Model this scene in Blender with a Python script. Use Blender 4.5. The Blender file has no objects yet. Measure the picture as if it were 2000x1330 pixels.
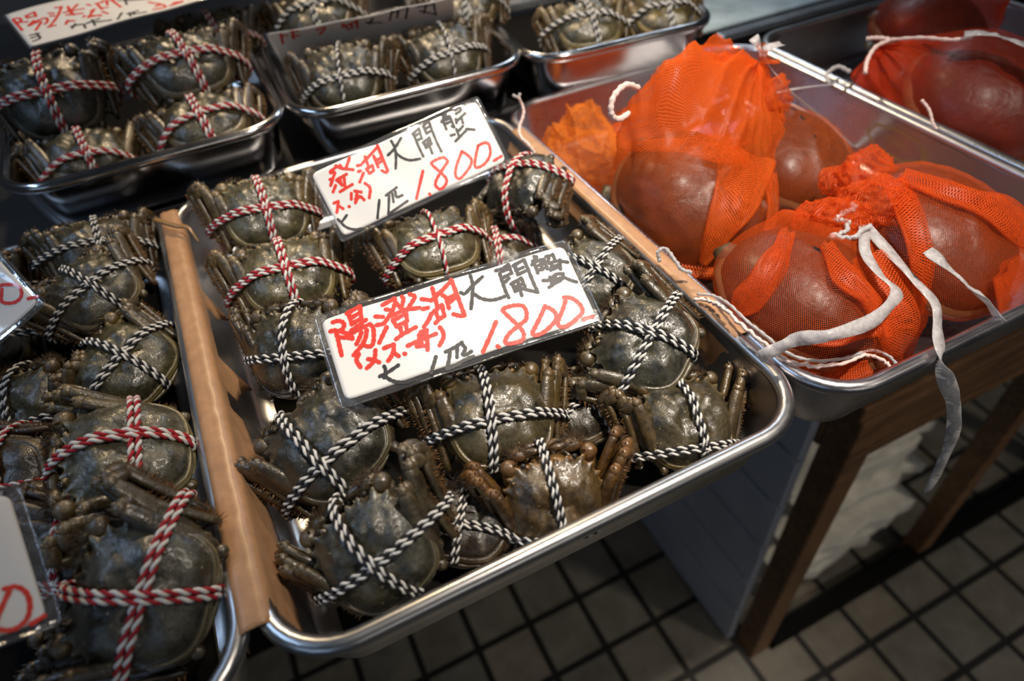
import bpy, bmesh, math, random
import numpy as np
from mathutils import Vector, Matrix

# ------------------------------------------------------------------ camera, world, lights, exposure
SC = bpy.context.scene
COL = SC.collection
PI = math.pi

CAM_LOC = (0.06298, -0.14590, 0.29842)
CAM_ROT = ((0.89626593, -0.43870332, -0.06516731),
           (0.35038438, 0.6102939, 0.71047318),
           (-0.27191573, -0.65960651, 0.70070042))      # rows: camera right, up, back in the world
cd = bpy.data.cameras.new('camera')
cam = bpy.data.objects.new('camera', cd)
COL.objects.link(cam)
m = Matrix(CAM_ROT).transposed().to_4x4()
m.translation = Vector(CAM_LOC)
cam.matrix_world = m
cd.sensor_width = 36.0
cd.lens = 1309.96 * 36.0 / 2000.0
cd.clip_start = 0.01
cd.clip_end = 50
cd.dof.use_dof = True
cd.dof.focus_distance = 0.405
cd.dof.aperture_fstop = 4.5
cd.dof.aperture_blades = 9
SC.camera = cam

SC.view_settings.view_transform = 'Standard'
SC.view_settings.look = 'None'
SC.view_settings.exposure = 0.0
SC.view_settings.gamma = 1.0
SC.view_settings.use_curve_mapping = False

world = bpy.data.worlds.new('market_dim')
SC.world = world
world.use_nodes = True
world.node_tree.nodes['Background'].inputs[0].default_value = (0.75, 0.85, 1.0, 1)
world.node_tree.nodes['Background'].inputs[1].default_value = 0.02

def area_light(name, loc, target, size, size_y, power, color):
    ld = bpy.data.lights.new(name, 'AREA')
    ld.shape = 'RECTANGLE'
    ld.size = size
    ld.size_y = size_y
    ld.energy = power
    ld.color = color
    o = bpy.data.objects.new(name, ld)
    COL.objects.link(o)
    o.location = loc
    o.rotation_euler = (Vector(target) - Vector(loc)).to_track_quat('-Z', 'Y').to_euler()
    return o

# the stall's hanging lamps, and a cooler tube out in the aisle
def spot_light(name, loc, target, power, color, cone, blend, radius):
    ld = bpy.data.lights.new(name, 'SPOT')
    ld.energy = power; ld.color = color
    ld.spot_size = math.radians(cone); ld.spot_blend = blend; ld.shadow_soft_size = radius
    o = bpy.data.objects.new(name, ld)
    COL.objects.link(o)
    o.location = loc
    o.rotation_euler = (Vector(target) - Vector(loc)).to_track_quat('-Z', 'Y').to_euler()
    return o
spot_light('stall_lamp', (0.50, -0.16, 1.12), (0.33, 0.21, 0.0), 86.0, (1.0, 0.89, 0.76), 43, 1.0, 0.035)
spot_light('stall_lamp_back', (0.30, 1.00, 0.95), (0.25, 0.50, 0.0), 40.0, (1.0, 0.76, 0.48), 60, 1.0, 0.06)
spot_light('floor_fill', (1.7, -1.7, 1.5), (0.85, 0.02, -0.75), 52.0, (1.0, 0.90, 0.76), 42, 1.0, 0.12)  # added spot that brightens the floor and table legs
area_light('front_fill', (0.6, -2.3, 0.9), (0.3, 0.1, -0.1), 1.6, 0.5, 3.5, (1.0, 0.95, 0.88))  # added unseen fill from the front for crabs and tray faces
spot_light('aisle_lamp_front', (0.2, -1.9, 2.0), (0.2, -1.0, -0.9), 40.0, (1.0, 0.92, 0.80), 50, 1.0, 0.15)
area_light('rear_tube', (1.15, 1.30, 0.95), (0.85, 0.45, 0.0), 0.6, 0.05, 4.0, (0.72, 0.85, 1.0))
area_light('shop_front_daylight', (-1.5, -1.2, 0.62), (0.0, 0.1, 0.0), 1.3, 0.8, 2.2, (0.50, 0.70, 1.0))
area_light('aisle_tube', (-0.80, 0.45, 1.15), (0.1, 0.2, 0.0), 1.0, 0.05, 4.5, (0.50, 0.70, 1.0))
# ------------------------------------------------------------------ helpers
def tag(o, label, cat, group=None, kind=None):
    if label: o['label'] = label
    if cat: o['category'] = cat
    if group: o['group'] = group
    if kind: o['kind'] = kind
    return o

def empty(name, loc=(0, 0, 0)):
    o = bpy.data.objects.new(name, None)
    o.empty_display_size = 0.01
    COL.objects.link(o)
    o.location = loc
    return o

class MB:
    """collects vertices and faces, builds one mesh"""
    def __init__(s):
        s.v = []; s.f = []; s.m = []; s.uv = None; s.col = {}
    def add(s, vs, fs, mi=0):
        o = len(s.v)
        s.v.extend([tuple(map(float, p)) for p in vs])
        for f in fs:
            s.f.append(tuple(i + o for i in f)); s.m.append(mi)
        return o
    def rings(s, rings, mi=0, closed=True, cap0=True, cap1=True):
        n = len(rings[0]); vs = [p for r in rings for p in r]; fs = []
        for k in range(len(rings) - 1):
            for i in range(n if closed else n - 1):
                j = (i + 1) % n
                fs.append((k * n + i, k * n + j, (k + 1) * n + j, (k + 1) * n + i))
        if cap0: fs.append(tuple(reversed(range(n))))
        if cap1: fs.append(tuple((len(rings) - 1) * n + i for i in range(n)))
        return s.add(vs, fs, mi)
    def tube(s, path, rad, n=8, mi=0, up=(0, 0, 1), power=1.0):
        """path of points; rad: list of (ra, rb): ra across (perp to up), rb along up"""
        P = np.array(path, float); K = len(P)
        T = np.zeros_like(P)
        T[1:-1] = P[2:] - P[:-2]; T[0] = P[1] - P[0]; T[-1] = P[-1] - P[-2]
        T /= np.linalg.norm(T, axis=1)[:, None] + 1e-12
        up = np.array(up, float); rings = []
        for k in range(K):
            side = np.cross(T[k], up); l = np.linalg.norm(side)
            if l < 1e-6: side = np.cross(T[k], (1, 0.3, 0)); l = np.linalg.norm(side)
            side /= l; u = np.cross(side, T[k])
            r = rad[k] if isinstance(rad, (list, tuple)) else rad
            if not isinstance(r, (list, tuple)): r = (r, r)
            ring = []
            for i in range(n):
                a = 2 * PI * i / n
                c, sn = math.cos(a), math.sin(a)
                if power != 1.0:
                    c = math.copysign(abs(c) ** power, c); sn = math.copysign(abs(sn) ** power, sn)
                ring.append(P[k] + side * (r[0] * c) + u * (r[1] * sn))
            rings.append(ring)
        return s.rings(rings, mi)
    def ball(s, c, r, n=10, k=7, mi=0, R=None):
        if not isinstance(r, (list, tuple)): r = (r, r, r)
        c = np.array(c, float); rings = []
        for a in range(1, k):
            t = PI * a / k; ring = []
            for i in range(n):
                p = 2 * PI * i / n
                d = np.array((r[0] * math.sin(t) * math.cos(p), r[1] * math.sin(t) * math.sin(p), -r[2] * math.cos(t)))
                if R is not None: d = R @ d
                ring.append(c + d)
            rings.append(ring)
        return s.rings(rings, mi)
    def box(s, lo, hi, mi=0):
        x0, y0, z0 = lo; x1, y1, z1 = hi
        vs = [(x0, y0, z0), (x1, y0, z0), (x1, y1, z0), (x0, y1, z0), (x0, y0, z1), (x1, y0, z1), (x1, y1, z1), (x0, y1, z1)]
        fs = [(3, 2, 1, 0), (4, 5, 6, 7), (0, 1, 5, 4), (1, 2, 6, 5), (2, 3, 7, 6), (3, 0, 4, 7)]
        return s.add(vs, fs, mi)
    def mesh(s, name, mats, smooth=True, sub=0):
        me = bpy.data.meshes.new(name)
        me.from_pydata(s.v, [], s.f)
        for mt in mats: me.materials.append(mt)
        me.polygons.foreach_set('material_index', s.m)
        me.polygons.foreach_set('use_smooth', [smooth] * len(s.f))
        if s.col:
            for nm, vals in s.col.items():
                at = me.attributes.new(nm, 'FLOAT', 'POINT')
                at.data.foreach_set('value', vals)
        if s.uv is not None:
            uvl = me.uv_layers.new(name='UVMap')
            idx = np.zeros(len(me.loops), dtype=np.int32)
            me.loops.foreach_get('vertex_index', idx)
            uvl.data.foreach_set('uv', np.array(s.uv, dtype=np.float32)[idx].ravel())
        me.update()
        return me
    def build(s, name, mats, parent=None, smooth=True, bevel=0, sub=0):
        me = s.mesh(name, mats, smooth)
        o = bpy.data.objects.new(name, me)
        COL.objects.link(o)
        if parent is not None: o.parent = parent
        if bevel:
            b = o.modifiers.new('bevel', 'BEVEL'); b.width = bevel; b.segments = 2; b.limit_method = 'ANGLE'
        if sub:
            b = o.modifiers.new('sub', 'SUBSURF'); b.levels = sub; b.render_levels = sub
        return o

def obj(name, me, parent=None):
    o = bpy.data.objects.new(name, me)
    COL.objects.link(o)
    if parent is not None: o.parent = parent
    return o

def fixn(me):
    bm = bmesh.new(); bm.from_mesh(me); bmesh.ops.recalc_face_normals(bm, faces=bm.faces); bm.to_mesh(me); bm.free(); me.update()

def smooth_path(pts, n=8):
    """Catmull-Rom through pts"""
    P = [np.array(p, float) for p in pts]
    if len(P) < 3: 
        return [P[0] + (P[1] - P[0]) * (i / n) for i in range(n + 1)]
    Q = [2 * P[0] - P[1]] + P + [2 * P[-1] - P[-2]]
    out = []
    for i in range(1, len(Q) - 2):
        a, b, c, d = Q[i - 1], Q[i], Q[i + 1], Q[i + 2]
        for k in range(n):
            t = k / n
            out.append(0.5 * (2 * b + (c - a) * t + (2 * a - 5 * b + 4 * c - d) * t * t + (3 * b - a - 3 * c + d) * t ** 3))
    out.append(P[-1])
    return out

# ------------------------------------------------------------------ node materials
class NT:
    def __init__(s, name):
        s.mat = bpy.data.materials.new(name); s.mat.use_nodes = True
        s.t = s.mat.node_tree; s.t.nodes.clear()
        s.out = s.t.nodes.new('ShaderNodeOutputMaterial')
    def n(s, kind, **kw):
        nd = s.t.nodes.new('ShaderNode' + kind)
        for k, v in kw.items():
            if k.startswith('_'): setattr(nd, k[1:], v)
        return nd
    def set(s, nd, key, val):
        sock = nd.inputs[key]
        if isinstance(val, bpy.types.NodeSocket): s.t.links.new(val, sock)
        else: sock.default_value = val
    def noise(s, scale, detail=3, rough=0.55, vec=None, dist=0.0):
        nd = s.n('TexNoise'); nd.inputs['Scale'].default_value = scale; nd.inputs['Detail'].default_value = detail
        nd.inputs['Roughness'].default_value = rough; nd.inputs['Distortion'].default_value = dist
        if vec is not None: s.t.links.new(vec, nd.inputs['Vector'])
        return nd.outputs['Fac']
    def ramp(s, fac, stops):
        nd = s.n('ValToRGB'); s.t.links.new(fac, nd.inputs[0]); e = nd.color_ramp.elements
        while len(e) < len(stops): e.new(0.5)
        for k, (p, c) in enumerate(stops):
            e[k].position = p; e[k].color = c if len(c) == 4 else (*c, 1)
        return nd.outputs[0]
    def mix(s, fac, a, b, blend='MIX'):
        nd = s.n('Mix'); nd.data_type = 'RGBA'; nd.blend_type = blend
        s.set(nd, 0, fac)
        for i, v in ((6, a), (7, b)):
            if isinstance(v, bpy.types.NodeSocket): s.t.links.new(v, nd.inputs[i])
            else: nd.inputs[i].default_value = v if len(v) == 4 else (*v, 1)
        return nd.outputs[2]
    def math(s, op, a, b=None, clamp=False):
        nd = s.n('Math'); nd.operation = op; nd.use_clamp = clamp
        s.set(nd, 0, a)
        if b is not None: s.set(nd, 1, b)
        return nd.outputs[0]
    def coord(s, which='Object'):
        return s.n('TexCoord').outputs[which]
    def mapping(s, vec, scale=(1, 1, 1), rot=(0, 0, 0), loc=(0, 0, 0)):
        nd = s.n('Mapping'); s.t.links.new(vec, nd.inputs[0])
        nd.inputs['Scale'].default_value = scale; nd.inputs['Rotation'].default_value = rot; nd.inputs['Location'].default_value = loc
        return nd.outputs[0]
    def attr(s, name):
        nd = s.n('Attribute'); nd.attribute_name = name
        return nd.outputs['Fac']
    def bump(s, h, strength=0.3, dist=0.001):
        nd = s.n('Bump'); nd.inputs['Strength'].default_value = strength; nd.inputs['Distance'].default_value = dist
        s.t.links.new(h, nd.inputs['Height'])
        return nd.outputs[0]
    def pbsdf(s, color, rough, metal=0.0, normal=None, **kw):
        nd = s.n('BsdfPrincipled')
        for key, v in (('Base Color', color), ('Roughness', rough), ('Metallic', metal)):
            if isinstance(v, bpy.types.NodeSocket): s.t.links.new(v, nd.inputs[key])
            elif key == 'Base Color': nd.inputs[key].default_value = v if len(v) == 4 else (*v, 1)
            else: nd.inputs[key].default_value = v
        if normal is not None: s.t.links.new(normal, nd.inputs['Normal'])
        for k, v in kw.items():
            key = k.replace('_', ' ')
            if isinstance(v, bpy.types.NodeSocket): s.t.links.new(v, nd.inputs[key])
            else: nd.inputs[key].default_value = v
        return nd.outputs[0]
    def done(s, sh):
        s.t.links.new(sh, s.out.inputs['Surface'])
        return s.mat

def M_shell(name, dark, light, edge, rough0=0.22, rough1=0.42, speck=True, scale=1.0):
    t = NT(name)
    co = t.coord('Object')
    oi = t.n('ObjectInfo')
    off = t.n('VectorMath'); off.operation = 'ADD'
    t.t.links.new(co, off.inputs[0])
    rv = t.n('CombineXYZ'); rr = t.math('MULTIPLY', oi.outputs['Random'], 17.0)
    for i in range(3): t.t.links.new(rr, rv.inputs[i])
    t.t.links.new(rv.outputs[0], off.inputs[1]); v = off.outputs[0]
    n1 = t.noise(4.5 * scale, 4, 0.6, v, 0.4)
    n2 = t.noise(22 * scale, 4, 0.65, v)
    n3 = t.noise(130 * scale, 2, 0.5, v)
    f = t.math('ADD', t.math('MULTIPLY', n1, 0.65), t.math('MULTIPLY', n2, 0.35))
    c = t.ramp(f, [(0.36, dark), (0.62, light)])
    fine = t.ramp(n3, [(0.35, (0.75, 0.75, 0.75)), (0.68, (1.25, 1.22, 1.12))])
    c = t.mix(1.0, c, fine, 'MULTIPLY')
    c = t.mix(t.math('MULTIPLY', t.attr('edge'), 0.8), c, edge)
    if speck:
        vo = t.n('TexVoronoi'); vo.inputs['Scale'].default_value = 11 * scale; t.t.links.new(v, vo.inputs['Vector'])
        sp = t.math('LESS_THAN', vo.outputs['Distance'], 0.075)
        c = t.mix(t.math('MULTIPLY', sp, 0.75), c, (0.50, 0.44, 0.27))
    c = t.mix(1.0, c, oi.outputs['Color'], 'MULTIPLY')
    r = t.ramp(n2, [(0.3, (rough0,) * 3), (0.7, (rough1,) * 3)])
    h = t.math('ADD', t.math('MULTIPLY', n2, 0.7), t.math('MULTIPLY', n3, 0.22))
    nb = t.bump(h, 0.22, 0.02)
    cb = t.bump(n2, 0.10, 0.02)
    return t.done(t.pbsdf(c, r, 0.0, nb, Coat_Weight=0.8, Coat_Roughness=0.19, Coat_Normal=cb, Specular_IOR_Level=0.6))

def M_plain(name, color, rough=0.5, metal=0.0, var=0.12, scale=60.0, bump=0.0, **kw):
    t = NT(name)
    co = t.coord('Object')
    n = t.noise(scale, 4, 0.6, co)
    lo = tuple(c * (1 - var) for c in color); hi = tuple(min(1, c * (1 + var)) for c in color)
    c = t.ramp(n, [(0.3, lo), (0.7, hi)])
    nb = t.bump(n, bump, 0.001) if bump else None
    return t.done(t.pbsdf(c, rough, metal, nb, **kw))

MT = {}
MT['carapace'] = M_shell('crab_carapace', (0.008, 0.008, 0.006), (0.074, 0.066, 0.040), (0.30, 0.23, 0.11), 0.20, 0.42)
MT['limb'] = M_shell('crab_limb', (0.014, 0.0095, 0.004), (0.085, 0.060, 0.025), (0.23, 0.15, 0.07), 0.25, 0.45, False, 0.8)
MT['belly'] = M_shell('crab_belly', (0.06, 0.05, 0.025), (0.16, 0.13, 0.07), (0.25, 0.2, 0.1), 0.3, 0.5, False)
MT['hair'] = M_plain('crab_bristle', (0.16, 0.075, 0.022), 0.55, var=0.4)
MT['furdark'] = M_plain('claw_fur', (0.055, 0.03, 0.012), 0.6, var=0.4)
MT['eye'] = M_plain('crab_eye', (0.015, 0.012, 0.008), 0.12)
MT['white'] = M_plain('cord_white', (0.70, 0.69, 0.66), 0.8, var=0.1, scale=30, bump=0.3)
MT['black'] = M_plain('cord_black', (0.010, 0.010, 0.013), 0.75, var=0.3, scale=30, bump=0.3)
MT['red'] = M_plain('cord_red', (0.36, 0.008, 0.018), 0.75, var=0.15, scale=30, bump=0.3)
YS, ZS = -.007, .033          # the dried stain on the inner wall, in the tray's own coordinates
def M_steel(name, base=(0.60, 0.60, 0.61), rough=0.19, stain=False):
    t = NT(name)
    co = t.coord('Object')
    br = t.noise(40, 5, 0.7, t.mapping(co, (1.0, 14.0, 14.0)))
    sm = t.noise(9, 5, 0.65, co, 0.6)
    r = t.math('ADD', t.math('MULTIPLY', br, 0.16), t.math('MULTIPLY', sm, 0.22))
    r = t.math('ADD', r, rough - 0.19)
    c = t.ramp(sm, [(0.3, tuple(b * 0.82 for b in base)), (0.7, base)])
    if stain:
        g = t.n('Separate' + 'XYZ'); t.t.links.new(co, g.inputs[0])
        def blob(y0, z0, ry, rz):
            a = t.math('DIVIDE', t.math('SUBTRACT', g.outputs[1], y0), ry)
            b = t.math('DIVIDE', t.math('SUBTRACT', g.outputs[2], z0), rz)
            return t.math('SQRT', t.math('ADD', t.math('MULTIPLY', a, a), t.math('MULTIPLY', b, b)))
        nz = t.noise(90, 3, 0.6, co)
        wob = t.math('MULTIPLY', t.math('SUBTRACT', nz, 0.5), 0.5)
        d = t.math('ADD', blob(YS, ZS, 0.034, 0.012), wob)
        ring = t.math('SUBTRACT', 1.0, t.math('MULTIPLY', t.math('ABSOLUTE', t.math('SUBTRACT', d, 0.9)), 6.0), True)
        d2 = t.math('ADD', blob(YS - .041, ZS - .003, 0.012, 0.009), t.math('MULTIPLY', wob, 2.2))
        spot = t.math('SUBTRACT', 1.0, t.math('MULTIPLY', d2, 1.3), True)
        d3 = t.math('ADD', blob(YS + .003, ZS + .001, 0.017, 0.006), t.math('MULTIPLY', wob, 2.5))
        sp3 = t.math('MULTIPLY', t.math('SUBTRACT', 1.0, d3, True), 0.6)
        msk = t.math('MAXIMUM', t.math('MAXIMUM', ring, spot), sp3)
        xm = t.math('GREATER_THAN', g.outputs[0], 0.10)
        msk = t.math('MULTIPLY', msk, xm, True)
        sh1 = t.pbsdf(c, r, 1.0, t.bump(br, 0.08, 0.0006))
        sh2 = t.pbsdf((0.22, 0.11, 0.035), 0.6, 0.0)
        mx = t.n('MixShader'); t.t.links.new(t.math('MULTIPLY', msk, 0.95), mx.inputs[0])
        t.t.links.new(sh1, mx.inputs[1]); t.t.links.new(sh2, mx.inputs[2])
        return t.done(mx.outputs[0])
    return t.done(t.pbsdf(c, r, 1.0, t.bump(br, 0.08, 0.0006)))
MT['steel'] = M_steel('tray_steel', rough=.31)
MT['steel_back'] = M_steel('tray_steel_back', (0.55, 0.54, 0.54), .16)
MT['steel_stained'] = M_steel('tray_steel_stained', (0.62, 0.60, 0.64), 0.29, True)
MT['steel_dark'] = M_steel('counter_steel', (0.32, 0.32, 0.33), 0.34)
MT['tape'] = M_plain('packing_tape', (0.42, 0.235, 0.125), 0.38, var=0.14, scale=120, bump=0.12)
MT['paper'] = M_plain('card_paper', (0.84, 0.83, 0.81), 0.55, var=0.03, scale=14, Coat_Weight=0.45, Coat_Roughness=0.05)
MT['ink_red'] = M_plain('marker_red', (0.78, 0.035, 0.02), 0.5, var=0.15, scale=300, Coat_Weight=0.45, Coat_Roughness=0.05)
MT['ink_black'] = M_plain('marker_black', (0.022, 0.022, 0.026), 0.5, var=0.3, scale=300, Coat_Weight=0.45, Coat_Roughness=0.05)
def M_film():
    t = NT('laminate_film')
    tr = t.n('BsdfTransparent'); tr.inputs[0].default_value = (0.93, 0.94, 0.95, 1)
    gl = t.n('BsdfGlossy'); gl.inputs['Roughness'].default_value = 0.08
    gl.inputs['Color'].default_value = (1, 1, 1, 1)
    nb = t.bump(t.noise(160, 3, 0.6, t.coord('Object')), 0.25, 0.0006)
    t.t.links.new(nb, gl.inputs['Normal'])
    df = t.n('BsdfDiffuse'); df.inputs[0].default_value = (0.5, 0.5, 0.52, 1)
    m1 = t.n('MixShader'); m1.inputs[0].default_value = 0.07
    t.t.links.new(tr.outputs[0], m1.inputs[1]); t.t.links.new(df.outputs[0], m1.inputs[2])
    m2 = t.n('MixShader'); m2.inputs[0].default_value = 0.14
    t.t.links.new(m1.outputs[0], m2.inputs[1]); t.t.links.new(gl.outputs[0], m2.inputs[2])
    return t.done(m2.outputs[0])
MT['film'] = M_film()
def M_net(name, color, cover=(0.25, 0.6)):
    """knitted net: threads opaque, holes open"""
    t = NT(name)
    uv = t.coord('UV'); g = t.n('SeparateXYZ'); t.t.links.new(uv, g.inputs[0])
    a = t.math('ABSOLUTE', t.math('SINE', t.math('ADD', g.outputs[0], g.outputs[1])))
    b = t.math('ABSOLUTE', t.math('SINE', t.math('SUBTRACT', g.outputs[0], g.outputs[1])))
    mx = t.math('MAXIMUM', a, b)
    # taut net opens its holes, slack net closes them: slack 0..1
    cv = t.math('ADD', t.math('MULTIPLY', t.attr('slack'), cover[1] - cover[0]), cover[0])
    k = t.math('SQRT', t.math('SUBTRACT', 1.0, cv))
    th = t.math('SINE', t.math('MULTIPLY', k, PI / 2))
    mask = t.math('GREATER_THAN', mx, th)
    n = t.noise(700, 2, 0.5, t.coord('Object'))
    c = t.ramp(n, [(0.3, tuple(x * 0.8 for x in color)), (0.7, color)])
    df = t.n('BsdfDiffuse'); t.t.links.new(c, df.inputs[0])
    tl = t.n('BsdfTranslucent'); t.t.links.new(c, tl.inputs[0])
    m1 = t.n('MixShader'); m1.inputs[0].default_value = 0.45
    t.t.links.new(df.outputs[0], m1.inputs[1]); t.t.links.new(tl.outputs[0], m1.inputs[2])
    gl = t.n('BsdfGlossy'); gl.inputs['Roughness'].default_value = 0.4
    m3 = t.n('MixShader'); m3.inputs[0].default_value = 0.012
    t.t.links.new(m1.outputs[0], m3.inputs[1]); t.t.links.new(gl.outputs[0], m3.inputs[2])
    tr = t.n('BsdfTransparent')
    m2 = t.n('MixShader'); t.t.links.new(mask, m2.inputs[0])
    t.t.links.new(tr.outputs[0], m2.inputs[1]); t.t.links.new(m3.outputs[0], m2.inputs[2])
    return t.done(m2.outputs[0])
MT['net'] = M_net('bag_net_red_orange', (0.90, 0.125, 0.018), (0.30, 0.60))
MT['net_orange_lit'] = M_net('bag_net_orange_lit', (0.95, 0.17, 0.022), (0.27, 0.60))  # more orange copy of the net: light from behind put into the colour
MT['net_backlit'] = M_net('bag_net_warm_backlit', (0.95, 0.29, 0.035), (0.24, 0.55))  # yellower copy of the net: warm backlight painted into the colour
MT['net_red'] = M_net('bag_net_red', (0.80, 0.065, 0.014), (0.25, 0.58))
def M_ribbon():
    t = NT('ribbon_plastic')
    co = t.coord('Object')
    n = t.noise(350, 3, 0.6, co)
    c = t.ramp(n, [(0.3, (0.45, 0.44, 0.45)), (0.7, (0.70, 0.69, 0.71))])
    p = t.pbsdf(c, 0.32, 0.0, t.bump(n, 0.5, 0.0008), Transmission_Weight=0.0)
    tl = t.n('BsdfTranslucent'); tl.inputs[0].default_value = (0.8, 0.78, 0.78, 1)
    tr = t.n('BsdfTransparent')
    m1 = t.n('MixShader'); m1.inputs[0].default_value = 0.25
    t.t.links.new(p, m1.inputs[1]); t.t.links.new(tl.outputs[0], m1.inputs[2])
    m2 = t.n('MixShader'); m2.inputs[0].default_value = 0.15
    t.t.links.new(m1.outputs[0], m2.inputs[1]); t.t.links.new(tr.outputs[0], m2.inputs[2])
    return t.done(m2.outputs[0])
MT['ribbon'] = M_ribbon()
MT['string'] = M_plain('drawstring', (0.80, 0.62, 0.58), 0.7, var=0.12, scale=400, bump=0.3)
def M_turtle():
    t = NT('turtle_shell')
    co = t.coord('Object')
    n1 = t.noise(24, 5, 0.65, co, 0.5); n2 = t.noise(140, 4, 0.6, co)
    c = t.ramp(n1, [(0.3, (0.006, 0.003, 0.002)), (0.7, (0.022, 0.011, 0.007))])
    r = t.ramp(n2, [(0.3, (0.34,) * 3), (0.7, (0.6,) * 3)])
    return t.done(t.pbsdf(c, r, 0.0, t.bump(t.math('ADD', n1, t.math('MULTIPLY', n2, 0.5)), 0.5, 0.003), Coat_Weight=0.12, Coat_Roughness=0.25))
MT['turtle'] = M_turtle()
MT['turtle_rim'] = M_plain('turtle_rim', (0.16, 0.085, 0.035), 0.4, var=0.3, scale=60, bump=0.3)
MT['turtle_skin'] = M_plain('turtle_skin', (0.07, 0.05, 0.025), 0.45, var=0.4, scale=80, bump=0.4)
def M_wood(name, a, b, rough=0.55):
    t = NT(name)
    co = t.coord('Object')
    n = t.noise(14, 5, 0.65, t.mapping(co, (0.7, 6, 6)), 1.2)
    n2 = t.noise(6, 3, 0.6, co)
    c = t.ramp(t.math('ADD', t.math('MULTIPLY', n, 0.7), t.math('MULTIPLY', n2, 0.3)), [(0.35, a), (0.65, b)])
    return t.done(t.pbsdf(c, rough, 0.0, t.bump(n, 0.2, 0.002)))
MT['wood'] = M_wood('table_wood', (0.07, 0.032, 0.014), (0.24, 0.115, 0.045))
def M_tiles():
    t = NT('floor_tiles')
    co = t.coord('Object'); g = t.n('SeparateXYZ'); t.t.links.new(co, g.inputs[0])
    def line(ax, off):
        u = t.math('DIVIDE', t.math('SUBTRACT', g.outputs[ax], off), 0.1)
        fr = t.math('ABSOLUTE', t.math('SUBTRACT', t.math('FRACT', t.math('ADD', u, 0.5)), 0.5))
        return t.math('LESS_THAN', fr, 0.056)
    wb = t.noise(40, 2, 0.5, co)
    lx = line(0, 0.2405); ly = line(1, 0.0248)
    msk = t.math('MAXIMUM', lx, ly)
    # per-tile tone
    wn = t.n('TexWhiteNoise'); wn.noise_dimensions = '2D'
    fl = t.n('VectorMath'); fl.operation = 'FLOOR'
    mp = t.mapping(co, (10, 10, 10), (0, 0, 0), (-2.405, -0.248, 0)); t.t.links.new(mp, fl.inputs[0])
    t.t.links.new(fl.outputs[0], wn.inputs['Vector'])
    n1 = t.noise(16, 5, 0.65, co, 0.4)
    c = t.ramp(n1, [(0.3, (0.15, 0.135, 0.105)), (0.7, (0.27, 0.245, 0.20))])
    tone = t.ramp(wn.outputs['Value'], [(0.0, (0.82, 0.84, 0.88)), (1.0, (1.05, 1.0, 0.95))])
    c = t.mix(1.0, c, tone, 'MULTIPLY')
    c = t.mix(msk, c, (0.012, 0.011, 0.010))
    h = t.math('SUBTRACT', 1.0, msk)
    r = t.ramp(n1, [(0.3, (0.45,) * 3), (0.7, (0.6,) * 3)])
    return t.done(t.pbsdf(c, r, 0.0, t.bump(h, 0.6, 0.003)))
MT['tiles'] = M_tiles()
MT['panel'] = M_plain('grey_board', (0.56, 0.57, 0.62), 0.5, var=0.1, scale=12)
MT['foam'] = M_plain('pale_foam', (0.78, 0.74, 0.65), 0.7, var=0.2, scale=18, bump=0.2)
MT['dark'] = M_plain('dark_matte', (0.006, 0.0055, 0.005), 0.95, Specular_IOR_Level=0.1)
MT['ice'] = M_plain('blue_grey_sheet', (0.50, 0.64, 0.72), 0.3, var=0.25, scale=30, bump=0.2)
# ------------------------------------------------------------------ floor, counter, table
b = MB(); b.v = [(-2, -1.6, -.9088), (3, -1.6, -.9088), (3, 3, -.9088), (-2, 3, -.9088)]; b.f = [(0, 1, 2, 3)]; b.m = [0]
tag(b.build('floor', [MT['tiles']], smooth=False), 'tiled market floor of square grey tiles with black joints', 'floor', kind='structure')

# counter that carries the crab trays: steel slab on a closed base, well behind the trays' front
ct = tag(empty('display_counter', (0.2, 0.6, -0.06)), 'dark steel display counter under the crab trays', 'counter')
def rel(o, root):
    o.location = -Vector(root.location); return o
b = MB(); b.box((-.62, .13, -.085), (.535, 1.15, -.0545)); rel(b.build('counter_top', [MT['steel_dark']], ct, False, .003), ct)
b = MB(); b.box((-.60, .50, -.9085), (.52, 1.10, -.0855)); rel(b.build('counter_base', [MT['dark']], ct, False), ct)
# step behind, carrying the back row of trays
st = tag(empty('display_step', (0.2, 0.8, -0.03)), 'low dark steel step under the back row of crab trays', 'step')
b = MB(); b.box((-.62, .452, -.054), (.60, 1.12, -.0135)); rel(b.build('step_top', [MT['steel_dark']], st, False, .003), st)

# wooden side table under the trays of bagged turtles
tb = tag(empty('wooden_table', (0.75, 0.4, -0.9088)), 'worn brown wooden side table under the trays of orange mesh bags', 'table')
b = MB(); b.box((.542, .10, -.272), (1.40, .95, -.25)); rel(b.build('table_top', [MT['wood']], tb, False, .003), tb)
for lo, hi in (((.58, .098, -.352), (.918, .122, -.273)), ((.545, .135, -.352), (.567, .90, -.273)), ((.94, .098, -.352), (1.30, .122, -.273))):
    b = MB(); b.box(lo, hi); rel(b.build('apron', [MT['wood']], tb, False, .003), tb)
for x0, x1, y0, y1 in ((.545, .583, .097, .135), (.917, .950, .097, .130), (.545, .583, .88, .918), (1.30, 1.338, .097, .135)):
    b = MB(); b.box((x0, y0, -.9085), (x1, y1, -.2725)); rel(b.build('leg', [MT['wood']], tb, False, .003), tb)
b = MB(); b.box((.585, .092, -.9085), (1.30, .118, -.875)); rel(b.build('bottom_rail', [MT['dark']], tb, False, .002), tb)
# block, coloured near-black for the shadow gap, that lifts the turtle trays from the table to the counter's level
b = MB(); b.box((.545, .16, -.2495), (1.30, .95, -.0575))
tag(b.build('tray_support', [MT['dark']], None, False, .003), 'block in shadow-gap black between the wooden table and the trays of bagged turtles', 'support')

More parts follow.
